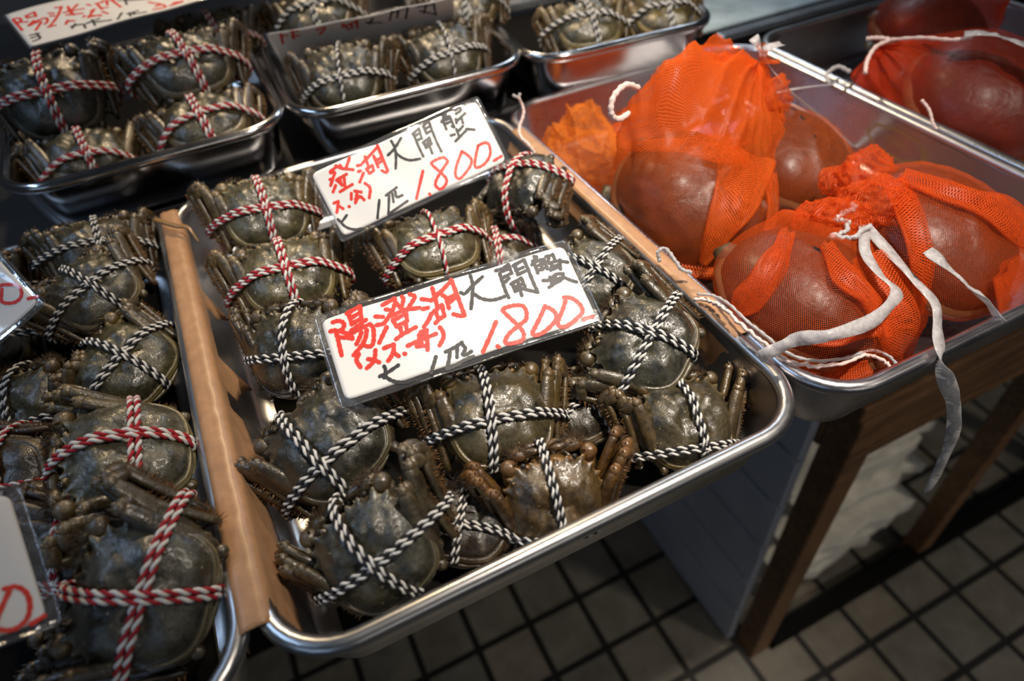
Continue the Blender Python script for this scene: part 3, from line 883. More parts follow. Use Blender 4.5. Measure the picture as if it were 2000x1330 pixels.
def make_crab(var, color, c, f, n, w, label, group, tint=(1, 1, 1)):
    v = VARIANTS[var]
    root = empty('mitten_crab')
    f = Vector(f).normalized(); n = Vector(n); n = (n - f * n.dot(f)).normalized(); x = f.cross(n)
    M = Matrix((x, f, n)).transposed().to_4x4() @ Matrix.Scale(w, 4)
    M.translation = Vector(c)
    root.matrix_world = M
    tag(root, label, 'crab', group)
    for nm, me, sub in v['parts']:
        o = obj(nm, me, root); o.color = (*tint, 1)
        if sub:
            h = obj(sub[0], sub[1], o)
            h['label'] = 'dark brown fur on the claw'
    for me in twines(v, color):
        o = obj('twine', me, root)
        o['label'] = 'black and white twisted twine' if color == 'k' else 'red and white twisted twine'
    return root
CRABS={
'A':('k',(0.0527,0.1883,0.0050),(0.252,0.666,0.702),(-0.425,-0.576,0.698),0.0577),
'B':('k',(0.0506,0.1037,0.0008),(-0.378,0.903,0.205),(0.242,-0.118,0.963),0.0608),
'C':('k',(0.0532,0.0360,-0.0063),(-0.313,0.735,0.601),(-0.319,-0.678,0.663),0.0577),
'D':('k',(0.1441,0.0798,0.0025),(0.208,0.912,0.353),(0.211,-0.394,0.894),0.0610),
'E':('k',(0.1510,0.0278,-0.0189),(0.130,0.492,0.861),(-0.229,-0.830,0.509),0.0549),
'F':('k',(0.2489,0.0383,-0.0159),(0.244,0.799,0.549),(0.014,-0.569,0.822),0.0565),
'G':('k',(0.2451,0.0837,0.0096),(-0.568,0.806,0.165),(0.120,-0.117,0.986),0.0611),
'H':('k',(0.2585,0.1602,0.0034),(-0.606,0.748,0.272),(0.077,-0.285,0.955),0.0528),
'I':('r',(0.0676,0.3429,0.0158),(0.086,0.806,0.586),(0.117,-0.592,0.797),0.0590),
'J':('r',(0.0659,0.2688,0.0060),(0.066,0.923,0.379),(0.052,-0.383,0.922),0.0613),
'K':('r',(0.1714,0.2479,0.0073),(0.058,0.959,0.276),(0.049,-0.279,0.959),0.0608),
'L':('r',(0.2645,0.2808,0.0126),(-0.699,-0.579,-0.421),(-0.540,0.041,0.841),0.0571),
'M':('k',(-0.0485,0.3892,0.0059),(-0.041,0.848,0.529),(0.232,-0.507,0.830),0.0561),
'N':('k',(-0.0580,0.3089,0.0158),(-0.469,0.772,0.430),(0.011,-0.482,0.876),0.0540),
'O':('k',(-0.1380,0.3329,-0.0095),(0.197,0.700,0.686),(-0.333,-0.611,0.718),0.0576),
'P':('k',(-0.0438,0.2477,-0.0066),(-0.615,0.447,0.649),(0.583,-0.295,0.757),0.0594),
'Q':('k',(-0.1247,0.2660,-0.0311),(0.126,0.710,0.693),(-0.385,-0.609,0.693),0.0570),
'S':('r',(-0.0366,0.1525,0.0095),(-0.919,0.025,0.394),(0.386,-0.152,0.910),0.0660),
'T':('r',(-0.0413,0.0552,0.0165),(-0.724,0.380,0.575),(-0.209,-0.916,0.343),0.0600),
'U':('r',(-0.1339,0.2063,-0.0357),(-0.943,0.277,-0.183),(-0.301,-0.485,0.821),0.0587),
'V':('r',(-0.1127,0.1449,-0.0536),(-0.844,0.533,-0.055),(-0.477,-0.699,0.533),0.0585),
'R2':('k',(-0.1551,0.4518,-0.0085),(0.086,0.706,0.703),(-0.215,-0.676,0.705),0.0576),
'W':('r',(-0.0641,0.5514,0.0627),(-0.073,0.602,0.795),(0.018,-0.796,0.605),0.0759),
'X':('r',(0.0525,0.5397,0.0685),(-0.038,0.847,0.530),(0.045,-0.528,0.848),0.0764),
'Y':('r',(-0.0616,0.4942,0.0289),(-0.059,0.975,0.215),(0.113,-0.208,0.972),0.0689),
'Z':('r',(0.0561,0.4723,0.0397),(-0.049,0.979,0.197),(-0.025,-0.199,0.980),0.0741),
'AA':('r',(0.1102,0.6288,0.0579),(-0.041,0.818,0.573),(0.085,-0.569,0.818),0.0724),
'DD':('k',(0.1776,0.4872,0.0434),(0.185,0.712,0.677),(-0.205,-0.646,0.735),0.0685),
'EE':('k',(0.2908,0.4849,0.0416),(0.049,0.724,0.688),(-0.080,-0.684,0.725),0.0667),
'FF':('k',(0.1893,0.6169,0.0610),(0.121,0.921,0.370),(-0.162,-0.350,0.923),0.0708),
'GG':('k',(0.3540,0.5544,0.0592),(0.227,0.910,0.346),(-0.145,-0.320,0.936),0.0693),
'HH':('k',(0.4352,0.4675,0.0403),(0.299,0.859,0.416),(-0.152,-0.387,0.909),0.0703),
'II':('k',(0.5245,0.4401,0.0416),(0.260,0.903,0.341),(-0.123,-0.319,0.940),0.0715)}
# ------------------------------------------------------------------ the crabs, one by one
crab_variant('a', 1, -.03, .02, .0, .0)
crab_variant('b', 2, .02, .10, .01, -.10)
crab_variant('c', 3, -.27, .03, .0, .06, .35, .45)
crab_variant('d', 4, -.14, -.06, -.02, .05, .15, .1)
crab_variant('e', 5, -.02, .05, .02, .12, .1, .3)
crab_variant('g', 7, -.05, .0, -.12, -.10)
crab_variant('h', 8, -.16, .10, -.15, -.06)
crab_variant('f', 6, -.08, -.10, .0, -.05, .0, .2, True)
GF = 'crabs in the front trays'; GB = 'crabs in the back trays'
CL = {
'A': ('a', 'dark crab in black cord half hidden under the left end of the front price card', (1, 1, 1)),
'B': ('h', 'dark crab in black cord touching the lower left corner of the front card', (.75, .78, .85)),
'C': ('e', 'bluish crab in black cord nearest the front left corner of the middle tray', (.95, 1, 1.1)),
'D': ('g', 'olive crab in black cord under the lower edge of the front price card', (1.35, 1.2, .85)),
'E': ('c', 'orange-brown crab in black cord tucked against the front rim of middle tray', (1.7, 1.15, .62)),
'F': ('c', 'crab in black cord with legs fanned upward, beside the bare steel tray corner', (1.2, 1.05, .75)),
'G': ('e', 'crab in black cord beside the tape, just right of the front price card', (.95, .98, 1.0)),
'H': ('b', 'crab in black cord at the tape, behind the right end of the front price card', (1, 1, .95)),
'I': ('a', 'pale olive crab in red cord left of the second price card, farther of two', (1.75, 1.75, 1.5)),
'J': ('a', 'pale olive crab in red cord nearest the left tape, in front of a like one', (1.7, 1.65, 1.25)),
'K': ('f', 'pale crab in red cord between the two price cards reading 1.800', (1.65, 1.6, 1.35)),
'L': ('d', 'dark blotched crab in red cord with hairy claws at the right of the second card', (.7, .75, .85)),
'M': ('b', "crab in black cord at the left tray's back, beside the tape's upper end", (1, .95, .75)),
'N': ('e', 'shiny crab in black cord on top, right of the grey-lit card', (1.3, 1.25, 1.15)),
'O': ('a', 'crab in black cord cut by the left picture edge below the grey-lit card', (.8, .7, .5)),
'P': ('b', 'greenish crab in black cord low beside the left tape', (1.2, 1.15, .75)),
'Q': ('d', 'olive crab in black cord at the left edge above the red-corded crabs', (1.2, 1.1, .85)),
'S': ('a', 'large crab in red cord lying sideways against the left tape', (1.6, 1.65, 1.6)),
'T': ('e', 'nearest crab in red cord, blurred, low in the left tray', (1.0, 1.05, 1.15)),
'U': ('f', 'hairy brown crab in red cord just above the blurred card at the left', (.8, .6, .4)),
'V': ('d', 'dark hairy crab in red cord between the blurred card and the nearest crab', (.7, .55, .4)),
'R2': ('a', 'brown crab in black cord at the left edge behind the grey-lit card', (.9, .75, .5)),
'W': ('b', 'dark crab in red cord upright under the top left price card', (.6, .65, .75)),
'X': ('e', 'crab in red cord in the middle of the top left tray with a blue-black front', (1.0, 1.0, .95)),
'Y': ('c', 'crab in red cord at the front left corner of the top left tray', (1.25, 1.2, .95)),
'Z': ('d', 'glossy crab in red cord at the front right corner of the top left tray', (1.15, 1.05, .8)),
'AA': ('d', 'crab in red cord at the right rear of the top left tray', (1.0, .9, .6)),
'DD': ('f', 'dark crab in black cord in front of the brownish upright card', (.85, .85, .8)),
'EE': ('f', 'crab in black cord at the right front of the middle back tray', (1.0, .95, .75)),
'FF': ('a', 'crab in black cord behind the left end of the brownish upright card', (1.1, 1.05, .85)),
'GG': ('b', 'crab in black cord behind the right end of the brownish upright card', (1.1, 1.0, .7)),
'HH': ('e', 'pale crab in black cord at the left of the tray behind the tall orange bag', (1.6, 1.55, 1.2)),
'II': ('a', 'yellowish crab in black cord at the right end of the back row', (1.6, 1.35, .6)),
}
CRABS['T'] = ('r', (-.0450, .0560, .0100), (-.84, .40, .34), (.02, -.60, .80), .0655)
SCL = dict(T=1.0, W=.99, X=.96, Y=.98, Z=.97, AA=.90, DD=.98, EE=.97, GG=.95, HH=.95, II=.90, B=1.06, C=1.03, D=1.0, E=1.0, F=1.0, G=1.0, I=1.05, J=1.05)
NRM = dict(B=(-.12, -.42, .90), G=(-.20, -.36, .91), H=(-.22, -.42, .88), D=(.02, -.46, .89), P=(.18, -.40, .90))
OFS = dict(B=(.003, .004, .004), C=(.003, .002, .001), E=(0, .0, .002), F=(-.004, .0, -.002), L=(-.008, 0, 0), H=(-.003, 0, 0), M=(-.008, -.012, 0), S=(-.010, 0, 0), T=(.000, 0.004, 0), P=(-.006, 0, 0),
           Y=(.010, 0, .002), Z=(-.008, .008, 0), AA=(-.022, 0, 0), EE=(-.008, 0, 0), GG=(-.022, 0, 0), HH=(0, .006, 0), II=(-.014, .008, 0))
CRABS['R2'] = ('k', (-.150, .395, -.010), CRABS['R2'][2], CRABS['R2'][3], .052)
for k, dz in (('U', .034), ('V', .037), ('Q', .016)):          # lift onto the crabs below
    q = CRABS[k]; c = q[1]; g = dz / (.2984 - c[2])
    CRABS[k] = (q[0], tuple(a + (b - a) * g for a, b in zip(c, CAM_LOC)), q[2], q[3], q[4] * (1 - g))
for k, (col, c, f, n, w) in CRABS.items():
    var, lab, tint = CL[k]
    if k in NRM:
        n = Vector(NRM[k]).normalized(); f = Vector(f); f = tuple(f - n * f.dot(n)); n = tuple(n)
    w *= SCL.get(k, 1.04); c = tuple(a + b for a, b in zip(c, OFS.get(k, (0, 0, 0))))
    make_crab(var, col, c, f, n, w, lab, GF if c[1] < .43 and k not in ('Y',) and c[2] < .05 else GB, tint)
# lower layer seen in the gaps
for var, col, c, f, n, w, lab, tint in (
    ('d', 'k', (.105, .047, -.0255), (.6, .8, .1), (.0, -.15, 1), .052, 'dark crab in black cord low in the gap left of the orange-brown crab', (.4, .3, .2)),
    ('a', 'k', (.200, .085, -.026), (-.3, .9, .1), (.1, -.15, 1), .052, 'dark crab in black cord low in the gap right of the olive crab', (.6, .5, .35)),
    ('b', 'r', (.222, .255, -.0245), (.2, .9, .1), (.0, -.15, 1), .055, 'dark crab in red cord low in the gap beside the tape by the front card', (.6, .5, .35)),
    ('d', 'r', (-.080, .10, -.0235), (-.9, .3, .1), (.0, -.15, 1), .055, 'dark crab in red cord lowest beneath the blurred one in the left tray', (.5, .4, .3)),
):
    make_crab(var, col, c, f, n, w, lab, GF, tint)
SIGN={
'front':{"c":[0.1448,0.1255,0.0419],"R":[[0.9963,0.0707,-0.0494],[-0.0849,0.9063,-0.414],[0.0155,0.4166,0.909]],"w":0.1561,"h":0.0576,"red":[[[-67.9,21.5],[-65.1,21.3],[-62.9,19.8],[-62.5,17.6],[-64.1,15.7],[-66.8,15.5]],[[-66.8,15.5],[-63.5,13.3],[-60.8,10.4],[-60.4,8.3]],[[-60.4,8.3],[-63.1,10.0],[-66.8,11.5]],[[-70.6,16.8],[-68.0,16.6]],[[-68.0,16.6],[-67.9,12.2],[-68.3,7.0],[-68.7,1.1]],[[-59.2,23.7],[-51.1,25.5]],[[-51.1,25.5],[-52.4,18.1]],[[-58.2,23.1],[-58.4,16.5]],[[-57.5,20.4],[-52.3,21.7]],[[-57.8,16.9],[-52.7,18.1]],[[-59.9,13.0],[-55.2,14.6],[-50.3,16.4]],[[-59.2,11.6],[-54.6,12.4],[-49.0,13.2]],[[-49.0,13.2],[-48.0,10.6],[-48.9,6.0],[-50.7,1.7],[-52.8,0.5],[-55.1,1.8]],[[-54.8,10.0],[-57.1,6.9],[-59.3,4.5]],[[-51.6,10.4],[-53.9,5.8],[-57.6,2.2],[-62.6,-1.1]],[[-59.8,-1.6],[-61.6,-3.6],[-62.0,-5.4],[-61.1,-9.0]],[[-50.7,-2.6],[-52.0,-6.0],[-54.4,-9.0],[-58.0,-10.8]],[[-55.9,-6.1],[-53.3,-7.5],[-50.8,-10.0]],[[-44.8,16.6],[-40.9,15.0]],[[-45.6,11.3],[-42.5,10.9]],[[-40.8,8.3],[-43.3,5.5],[-47.4,0.8]],[[-39.0,22.2],[-31.3,24.1]],[[-31.3,24.1],[-31.9,21.4],[-34.6,17.4],[-38.5,13.5],[-41.7,10.8]],[[-38.1,19.0],[-35.2,17.6]],[[-31.3,20.8],[-29.4,16.5],[-26.5,15.1],[-20.0,13.9]],[[-27.1,23.8],[-26.8,22.0],[-28.8,18.4]],[[-22.5,23.8],[-20.2,21.6],[-22.1,19.2],[-25.9,15.9]],[[-37.0,14.1],[-29.0,15.3]],[[-36.3,11.5],[-35.6,6.8]],[[-35.8,11.2],[-28.2,12.9]],[[-28.2,12.9],[-28.9,8.6]],[[-35.2,7.0],[-29.0,8.3]],[[-33.9,6.6],[-34.1,1.8]],[[-30.3,7.6],[-30.8,2.9]],[[-38.2,-0.4],[-33.6,1.3],[-25.6,3.1]],[[-17.1,18.6],[-13.9,16.9]],[[-18.4,12.5],[-15.4,12.3]],[[-14.7,8.2],[-17.5,5.0],[-21.3,1.8]],[[-12.5,15.8],[-7.6,18.0],[-4.2,19.6]],[[-9.2,23.1],[-9.6,18.3],[-10.2,11.2]],[[-13.0,9.1],[-10.8,9.5]],[[-12.3,9.3],[-12.0,4.2]],[[-10.5,10.5],[-7.5,11.2]],[[-7.5,11.2],[-8.3,4.4]],[[-14.5,1.9],[-11.9,3.4],[-8.3,4.4]],[[-7.5,18.4],[-4.2,19.8],[2.4,23.6]],[[2.7,24.3],[2.7,15.3],[2.5,6.8],[2.5,1.0]],[[2.4,0.7],[-0.1,1.4],[-3.2,3.6]],[[-5.2,16.8],[-3.9,14.4],[-4.4,8.0]],[[-2.8,13.7],[1.4,14.7]],[[-3.3,11.1],[1.5,12.9]],[[-24.0,-0.6],[-20.4,-0.6]],[[-20.8,-0.6],[-21.7,-4.4],[-22.8,-8.8],[-23.8,-12.1]],[[-25.3,-2.0],[-26.2,-4.7],[-28.7,-8.2]],[[-28.7,-8.3],[-23.8,-9.5]],[[-33.4,-6.3],[-27.1,-5.4],[-16.3,-4.4]],[[-23.7,-2.2],[-23.4,-3.0]],[[-26.0,-6.6],[-25.7,-7.4]],[[-13.0,-1.3],[-12.3,-4.7],[-13.3,-8.1],[-16.7,-11.7]],[[-45.9,-3.2],[-40.3,-2.9]],[[-40.3,-2.9],[-41.6,-6.6],[-43.8,-9.2],[-46.0,-10.9]],[[-42.0,-7.3],[-39.8,-10.4]],[[-36.5,-10.1],[-36.1,-10.4]],[[17.8,-9.0],[11.4,-16.2],[4.7,-23.3]],[[13.4,-23.0],[13.9,-23.8]],[[35.1,-12.5],[36.7,-8.5],[36.2,-4.4],[32.3,-2.7],[27.9,-2.3],[24.1,-3.3],[26.3,-9.4],[29.1,-15.6],[30.1,-20.8],[28.1,-24.1],[23.8,-24.5],[19.3,-23.5],[18.6,-21.5],[22.5,-18.1],[28.8,-15.5],[34.2,-13.4]],[[48.5,-8.5],[43.1,-14.0],[37.5,-19.4],[34.9,-22.1],[36.1,-23.9],[40.7,-23.7],[47.1,-21.1],[51.4,-18.1],[52.4,-14.8],[51.1,-11.5],[48.4,-8.6]],[[61.0,-9.3],[56.9,-14.3],[52.6,-19.0],[51.1,-21.7],[52.5,-23.8],[56.7,-23.9],[63.5,-21.6],[67.5,-19.2],[68.2,-15.3],[66.5,-11.0],[63.8,-8.2],[60.9,-7.1]],[[66.0,-23.5],[72.3,-23.8]]],"blk":[[[-49.0,-13.1],[-48.9,-15.2],[-49.9,-18.1],[-50.9,-19.3]],[[-52.9,-17.8],[-48.1,-17.1],[-41.6,-15.3]],[[-50.2,-18.8],[-47.8,-22.1],[-44.5,-24.5],[-40.4,-25.9],[-36.5,-25.9]],[[-20.8,-17.5],[-23.2,-21.1],[-26.5,-25.6]],[[-14.9,-16.5],[-9.3,-15.5],[-4.4,-14.1]],[[-12.5,-16.9],[-14.3,-20.9],[-17.5,-26.2]],[[-17.5,-26.4],[-12.9,-26.0],[-6.6,-24.5],[-1.3,-24.1]],[[-7.9,-16.0],[-10.0,-21.6]],[[-4.5,-15.5],[-3.9,-18.3],[-6.4,-20.8],[-4.8,-21.8],[-1.3,-20.9]],[[14.2,23.6],[13.5,17.8],[11.2,11.8],[7.3,3.4]],[[5.1,14.8],[7.2,13.4],[12.4,16.4],[20.6,20.7]],[[12.2,11.3],[14.9,7.6],[19.6,4.9],[24.4,4.3],[28.6,4.7]],[[29.4,22.1],[33.6,22.0],[37.9,23.4]],[[37.9,23.4],[37.7,17.4]],[[32.6,20.5],[36.8,20.5]],[[31.0,19.6],[30.5,13.8],[30.1,7.5],[30.3,3.2]],[[31.4,16.3],[37.3,17.5]],[[31.9,13.3],[35.1,15.0]],[[40.2,21.6],[47.6,23.1]],[[41.1,21.8],[40.9,15.8]],[[40.6,18.2],[45.4,18.7]],[[40.7,15.4],[45.6,16.0]],[[47.6,23.1],[47.6,14.5],[47.5,7.0],[47.7,1.0]],[[47.7,1.0],[43.3,3.9],[40.0,6.0]],[[34.8,11.0],[41.8,12.7]],[[41.8,12.7],[42.0,6.9]],[[35.7,10.2],[35.3,5.8]],[[35.9,8.3],[40.7,8.9]],[[35.3,5.8],[39.8,6.5]],[[39.3,11.7],[38.0,2.1]],[[54.0,23.1],[55.4,22.1],[52.1,20.4]],[[50.9,18.5],[55.3,19.8],[59.0,19.5]],[[59.0,19.5],[58.5,13.0]],[[52.6,17.4],[52.2,12.4]],[[54.5,16.8],[58.7,16.7]],[[53.3,13.9],[59.0,14.3]],[[56.6,18.9],[55.7,13.5]],[[60.8,20.8],[65.1,20.7]],[[65.3,21.1],[65.2,17.8]],[[62.2,19.8],[60.8,17.5]],[[61.0,16.0],[66.2,16.1],[72.1,13.6]],[[60.1,11.6],[62.3,15.0]],[[60.6,11.9],[66.4,12.2]],[[68.1,16.4],[66.0,10.5]],[[62.0,13.2],[66.1,13.7]],[[53.4,6.9],[56.9,6.1],[62.0,8.1],[66.4,7.3]],[[58.0,7.6],[57.6,3.6]],[[66.4,7.3],[64.2,4.1],[60.0,3.2],[55.1,1.7]],[[60.9,7.5],[61.3,3.2]],[[57.9,4.4],[63.8,5.2]],[[65.9,4.9],[68.9,2.0],[71.9,-0.2]]],"wr":0.00128,"wb":0.00108},
'second':{"c":[0.1728,0.2797,0.0537],"R":[[0.9906,-0.1121,-0.0783],[0.021,0.6907,-0.7228],[0.1351,0.7144,0.6866]],"w":0.138,"h":0.0554,"red":[[[-53.0,20.1],[-47.1,21.4]],[[-53.2,19.3],[-50.7,18.8]],[[-47.7,22.3],[-44.9,19.0],[-38.1,14.8]],[[-36.5,23.5],[-41.3,18.5]],[[-44.9,21.3],[-44.3,18.2]],[[-55.7,15.4],[-54.1,15.2]],[[-57.1,11.5],[-50.4,18.1]],[[-54.0,10.1],[-57.7,6.7]],[[-51.9,13.1],[-43.6,13.9]],[[-51.4,12.9],[-50.1,8.9]],[[-49.6,13.2],[-49.9,8.2]],[[-45.9,13.8],[-48.5,6.5]],[[-53.3,4.9],[-43.3,5.8]],[[-34.2,16.2],[-31.7,15.7]],[[-35.4,12.2],[-33.8,12.0]],[[-32.7,9.8],[-38.0,5.1]],[[-29.8,16.5],[-15.4,22.4]],[[-26.4,19.8],[-27.4,12.3]],[[-29.5,11.5],[-24.6,12.2]],[[-29.5,11.5],[-29.1,7.9]],[[-24.6,12.2],[-25.4,8.5]],[[-29.1,7.9],[-25.4,8.5]],[[-14.9,23.3],[-16.5,4.5]],[[-16.6,4.3],[-18.5,4.0],[-20.2,6.2]],[[-20.6,17.8],[-21.4,9.6]],[[-20.6,14.4],[-17.1,14.6]],[[-21.4,11.9],[-17.1,12.3]],[[-35.1,2.9],[-33.4,-1.6],[-37.1,-7.6]],[[-46.8,0.6],[-48.7,-3.1]],[[-44.0,1.0],[-40.2,-1.6]],[[-43.3,-1.0],[-47.3,-6.6]],[[-46.2,-4.3],[-42.5,-3.7],[-40.9,-7.3]],[[-47.1,-6.1],[-43.8,-4.2]],[[-52.5,-6.8],[-52.2,-7.2]],[[-60.7,-0.4],[-57.4,-0.5]],[[-57.4,-0.5],[-60.1,-4.7],[-61.9,-7.0]],[[-59.0,-2.9],[-56.8,-6.5]],[[6.0,-6.1],[-7.2,-21.7]],[[2.8,-22.6],[3.0,-23.2]],[[25.6,-7.1],[25.3,-5.3],[23.8,-3.2],[19.0,-2.8],[14.0,-4.0],[17.1,-12.2],[18.7,-18.1],[16.3,-21.6],[11.6,-22.9],[9.5,-19.6],[11.2,-16.4],[17.1,-12.2],[25.4,-7.4]],[[38.6,-4.6],[30.9,-11.6],[26.6,-17.1],[26.2,-20.7],[29.2,-21.7],[37.9,-17.6],[42.0,-13.6],[41.5,-9.4],[38.6,-4.6]],[[51.5,-5.7],[45.9,-12.5],[42.5,-17.9],[43.8,-19.9],[50.0,-19.5],[56.4,-15.4],[59.1,-9.0],[57.1,-5.9],[51.5,-5.7]],[[57.1,-20.4],[63.9,-19.6]]],"blk":[[[-56.7,-11.7],[-62.1,-14.6]],[[-63.4,-11.7],[-61.2,-18.4],[-56.7,-22.8],[-50.9,-24.7]],[[-31.5,-11.9],[-38.5,-22.7]],[[-25.8,-10.9],[-16.3,-8.8]],[[-23.6,-11.4],[-30.3,-23.5]],[[-30.1,-23.6],[-13.8,-20.7]],[[-21.0,-11.4],[-23.1,-17.2]],[[-18.5,-10.9],[-19.4,-15.0],[-15.2,-15.5]],[[-4.7,22.3],[-4.6,17.3],[-6.7,11.0],[-10.7,3.6]],[[-11.4,14.2],[-5.0,16.5],[2.5,21.2]],[[-5.7,13.7],[-3.1,8.5],[1.3,4.5],[8.1,2.5]],[[11.4,20.5],[17.5,22.6]],[[17.5,22.6],[16.0,15.1]],[[12.0,20.0],[11.2,11.2],[11.0,3.1]],[[12.8,18.8],[16.8,19.3]],[[12.4,15.3],[16.2,15.4]],[[21.0,22.9],[26.5,24.7]],[[21.3,22.8],[20.8,17.1]],[[26.4,24.5],[24.9,10.7],[24.7,1.1]],[[21.5,20.4],[25.5,21.0]],[[20.9,17.3],[24.8,17.6]],[[15.4,12.1],[21.3,13.7]],[[21.3,13.7],[20.7,8.9]],[[15.8,12.0],[15.6,7.9]],[[16.2,10.0],[20.5,10.3]],[[15.6,7.9],[20.7,8.9]],[[19.2,12.3],[17.9,2.5]],[[40.5,24.4],[37.3,23.7]],[[34.6,20.3],[38.1,22.4],[41.9,21.7]],[[36.1,20.5],[35.5,14.3]],[[41.9,21.7],[41.5,13.6]],[[37.1,20.6],[41.5,20.0]],[[36.7,18.0],[41.3,17.8]],[[41.4,13.2],[40.2,14.6]],[[47.4,24.0],[52.0,24.7]],[[52.0,24.7],[51.3,22.3],[47.0,21.4]],[[45.2,18.0],[44.3,15.2]],[[44.8,16.3],[53.4,19.1]],[[49.5,18.0],[48.6,13.3]],[[36.3,8.9],[39.4,8.5]],[[42.3,11.4],[41.5,5.3]],[[37.5,3.8],[48.0,7.5]],[[43.3,9.6],[47.6,11.4]],[[49.0,8.5],[54.2,5.7]]],"wr":0.00108,"wb":0.00095},
'topleft':{"c":[0.0381,0.6457,0.1006],"R":[[0.969,-0.2411,0.0542],[0.2467,0.9572,-0.1517],[-0.0153,0.1603,0.9869]],"w":0.2354,"h":0.0768,"red":[[[-112.6,23.7],[-112.0,-1.0]],[[-112.1,24.7],[-107.8,23.1],[-107.5,17.6],[-111.6,16.5]],[[-111.6,16.5],[-103.9,11.9]],[[-102.0,23.1],[-93.6,25.3]],[[-93.6,25.3],[-94.7,16.8]],[[-101.6,21.4],[-101.4,18.7]],[[-101.8,19.0],[-94.4,17.9]],[[-105.2,4.4],[-99.0,10.6]],[[-99.7,8.4],[-88.9,8.9],[-89.7,1.6],[-93.0,-1.3]],[[-95.7,7.0],[-104.4,3.9]],[[-94.1,4.6],[-102.6,-7.5]],[[-83.9,15.4],[-80.2,12.9]],[[-84.2,9.6],[-81.4,7.7]],[[-75.6,22.6],[-71.1,20.9]],[[-70.4,21.8],[-78.9,6.1],[-91.5,-8.8]],[[-92.3,-8.2],[-86.3,-9.1]],[[-65.8,18.7],[-67.7,2.4]],[[-57.2,18.4],[-65.5,9.0]],[[-72.7,8.5],[-55.7,6.4]],[[-72.1,2.7],[-59.7,-2.4]],[[-67.2,12.8],[-66.8,-0.9]],[[-75.6,-8.0],[-70.4,-11.6]],[[-74.5,-7.5],[-78.2,-12.7]],[[-50.1,13.6],[-48.4,9.7]],[[-59.8,-8.3],[-61.3,-9.9]],[[-48.2,-0.0],[-58.0,-13.5]],[[-58.0,-12.1],[-47.9,-15.1]],[[-36.5,13.1],[-27.0,10.1]],[[-28.5,11.1],[-26.9,-8.1]],[[-43.4,11.2],[-37.4,10.5]],[[-42.3,8.8],[-42.6,-4.0]],[[-41.2,-1.7],[-37.3,-2.7]],[[-33.4,9.4],[-35.4,2.5]],[[-51.8,-2.5],[-48.0,-0.3]],[[-55.0,-11.5],[-47.7,-16.4]],[[-44.0,-9.4],[-41.5,-15.9]],[[-2.2,-13.2],[5.3,-23.3],[6.7,-30.8],[-4.4,-29.8]],[[5.0,-23.9],[-0.3,-24.4]],[[11.3,-30.6],[23.2,-30.4]],[[14.2,-15.9],[21.5,-19.1]],[[16.0,-27.2],[24.3,-29.4]],[[30.2,-26.6],[31.2,-29.0]]],"blk":[[[-109.6,-15.1],[-102.1,-15.3]],[[-110.3,-20.8],[-103.7,-20.4]],[[-104.1,-14.0],[-104.1,-25.0],[-110.6,-27.9]],[[-75.9,-19.4],[-66.5,-22.0],[-66.6,-29.6]],[[-71.3,-17.4],[-76.2,-23.1]],[[-63.7,-22.6],[-51.0,-20.9]],[[-57.1,-19.4],[-58.3,-30.2]],[[-56.5,-25.0],[-43.6,-29.9]],[[-23.9,6.4],[-15.8,4.3]],[[-17.9,7.3],[-20.4,-6.0]],[[-16.9,1.6],[2.5,-8.0]],[[-30.7,-21.6],[-38.1,-31.5]],[[-27.3,-25.6],[-16.9,-24.6]],[[-25.3,-25.3],[-26.7,-32.2]],[[-20.9,-25.1],[-22.8,-30.2]],[[-24.8,-28.8],[-12.0,-31.2]]],"wr":0.0013,"wb":0.0011},
'left':{"c":[-0.1485,0.283,0.027],"R":[[0.9062,-0.3597,-0.2224],[0.1725,0.7945,-0.5823],[0.3862,0.4893,0.782]],"w":0.14,"h":0.0572,"red":[[[56.3,0.0],[58.5,-1.2],[63.5,-6.5],[63.6,-11.4],[60.6,-14.5],[56.1,-14.3],[52.3,-11.5],[50.7,-7.9],[55.6,-2.4]],[[63.4,-18.4],[68.1,-21.2]]],"blk":[[[57.7,8.5],[59.7,6.0],[61.6,3.6]]],"wr":0.0011,"wb":0.0009},
'near':{"c":[-0.1083,0.0698,0.0595],"R":[[0.8991,-0.1143,0.4225],[0.2328,0.9423,-0.2405],[-0.3706,0.3146,0.8739]],"w":0.0797,"h":0.0694,"red":[[[24.8,-11.7],[28.5,-12.5],[31.1,-16.3],[31.3,-21.7],[29.2,-27.0],[25.3,-29.4],[21.7,-28.8],[19.1,-25.9],[21.5,-20.6],[26.5,-12.8]],[[29.9,-29.9],[34.6,-28.8]]],"blk":[],"wr":0.001,"wb":0.0009},
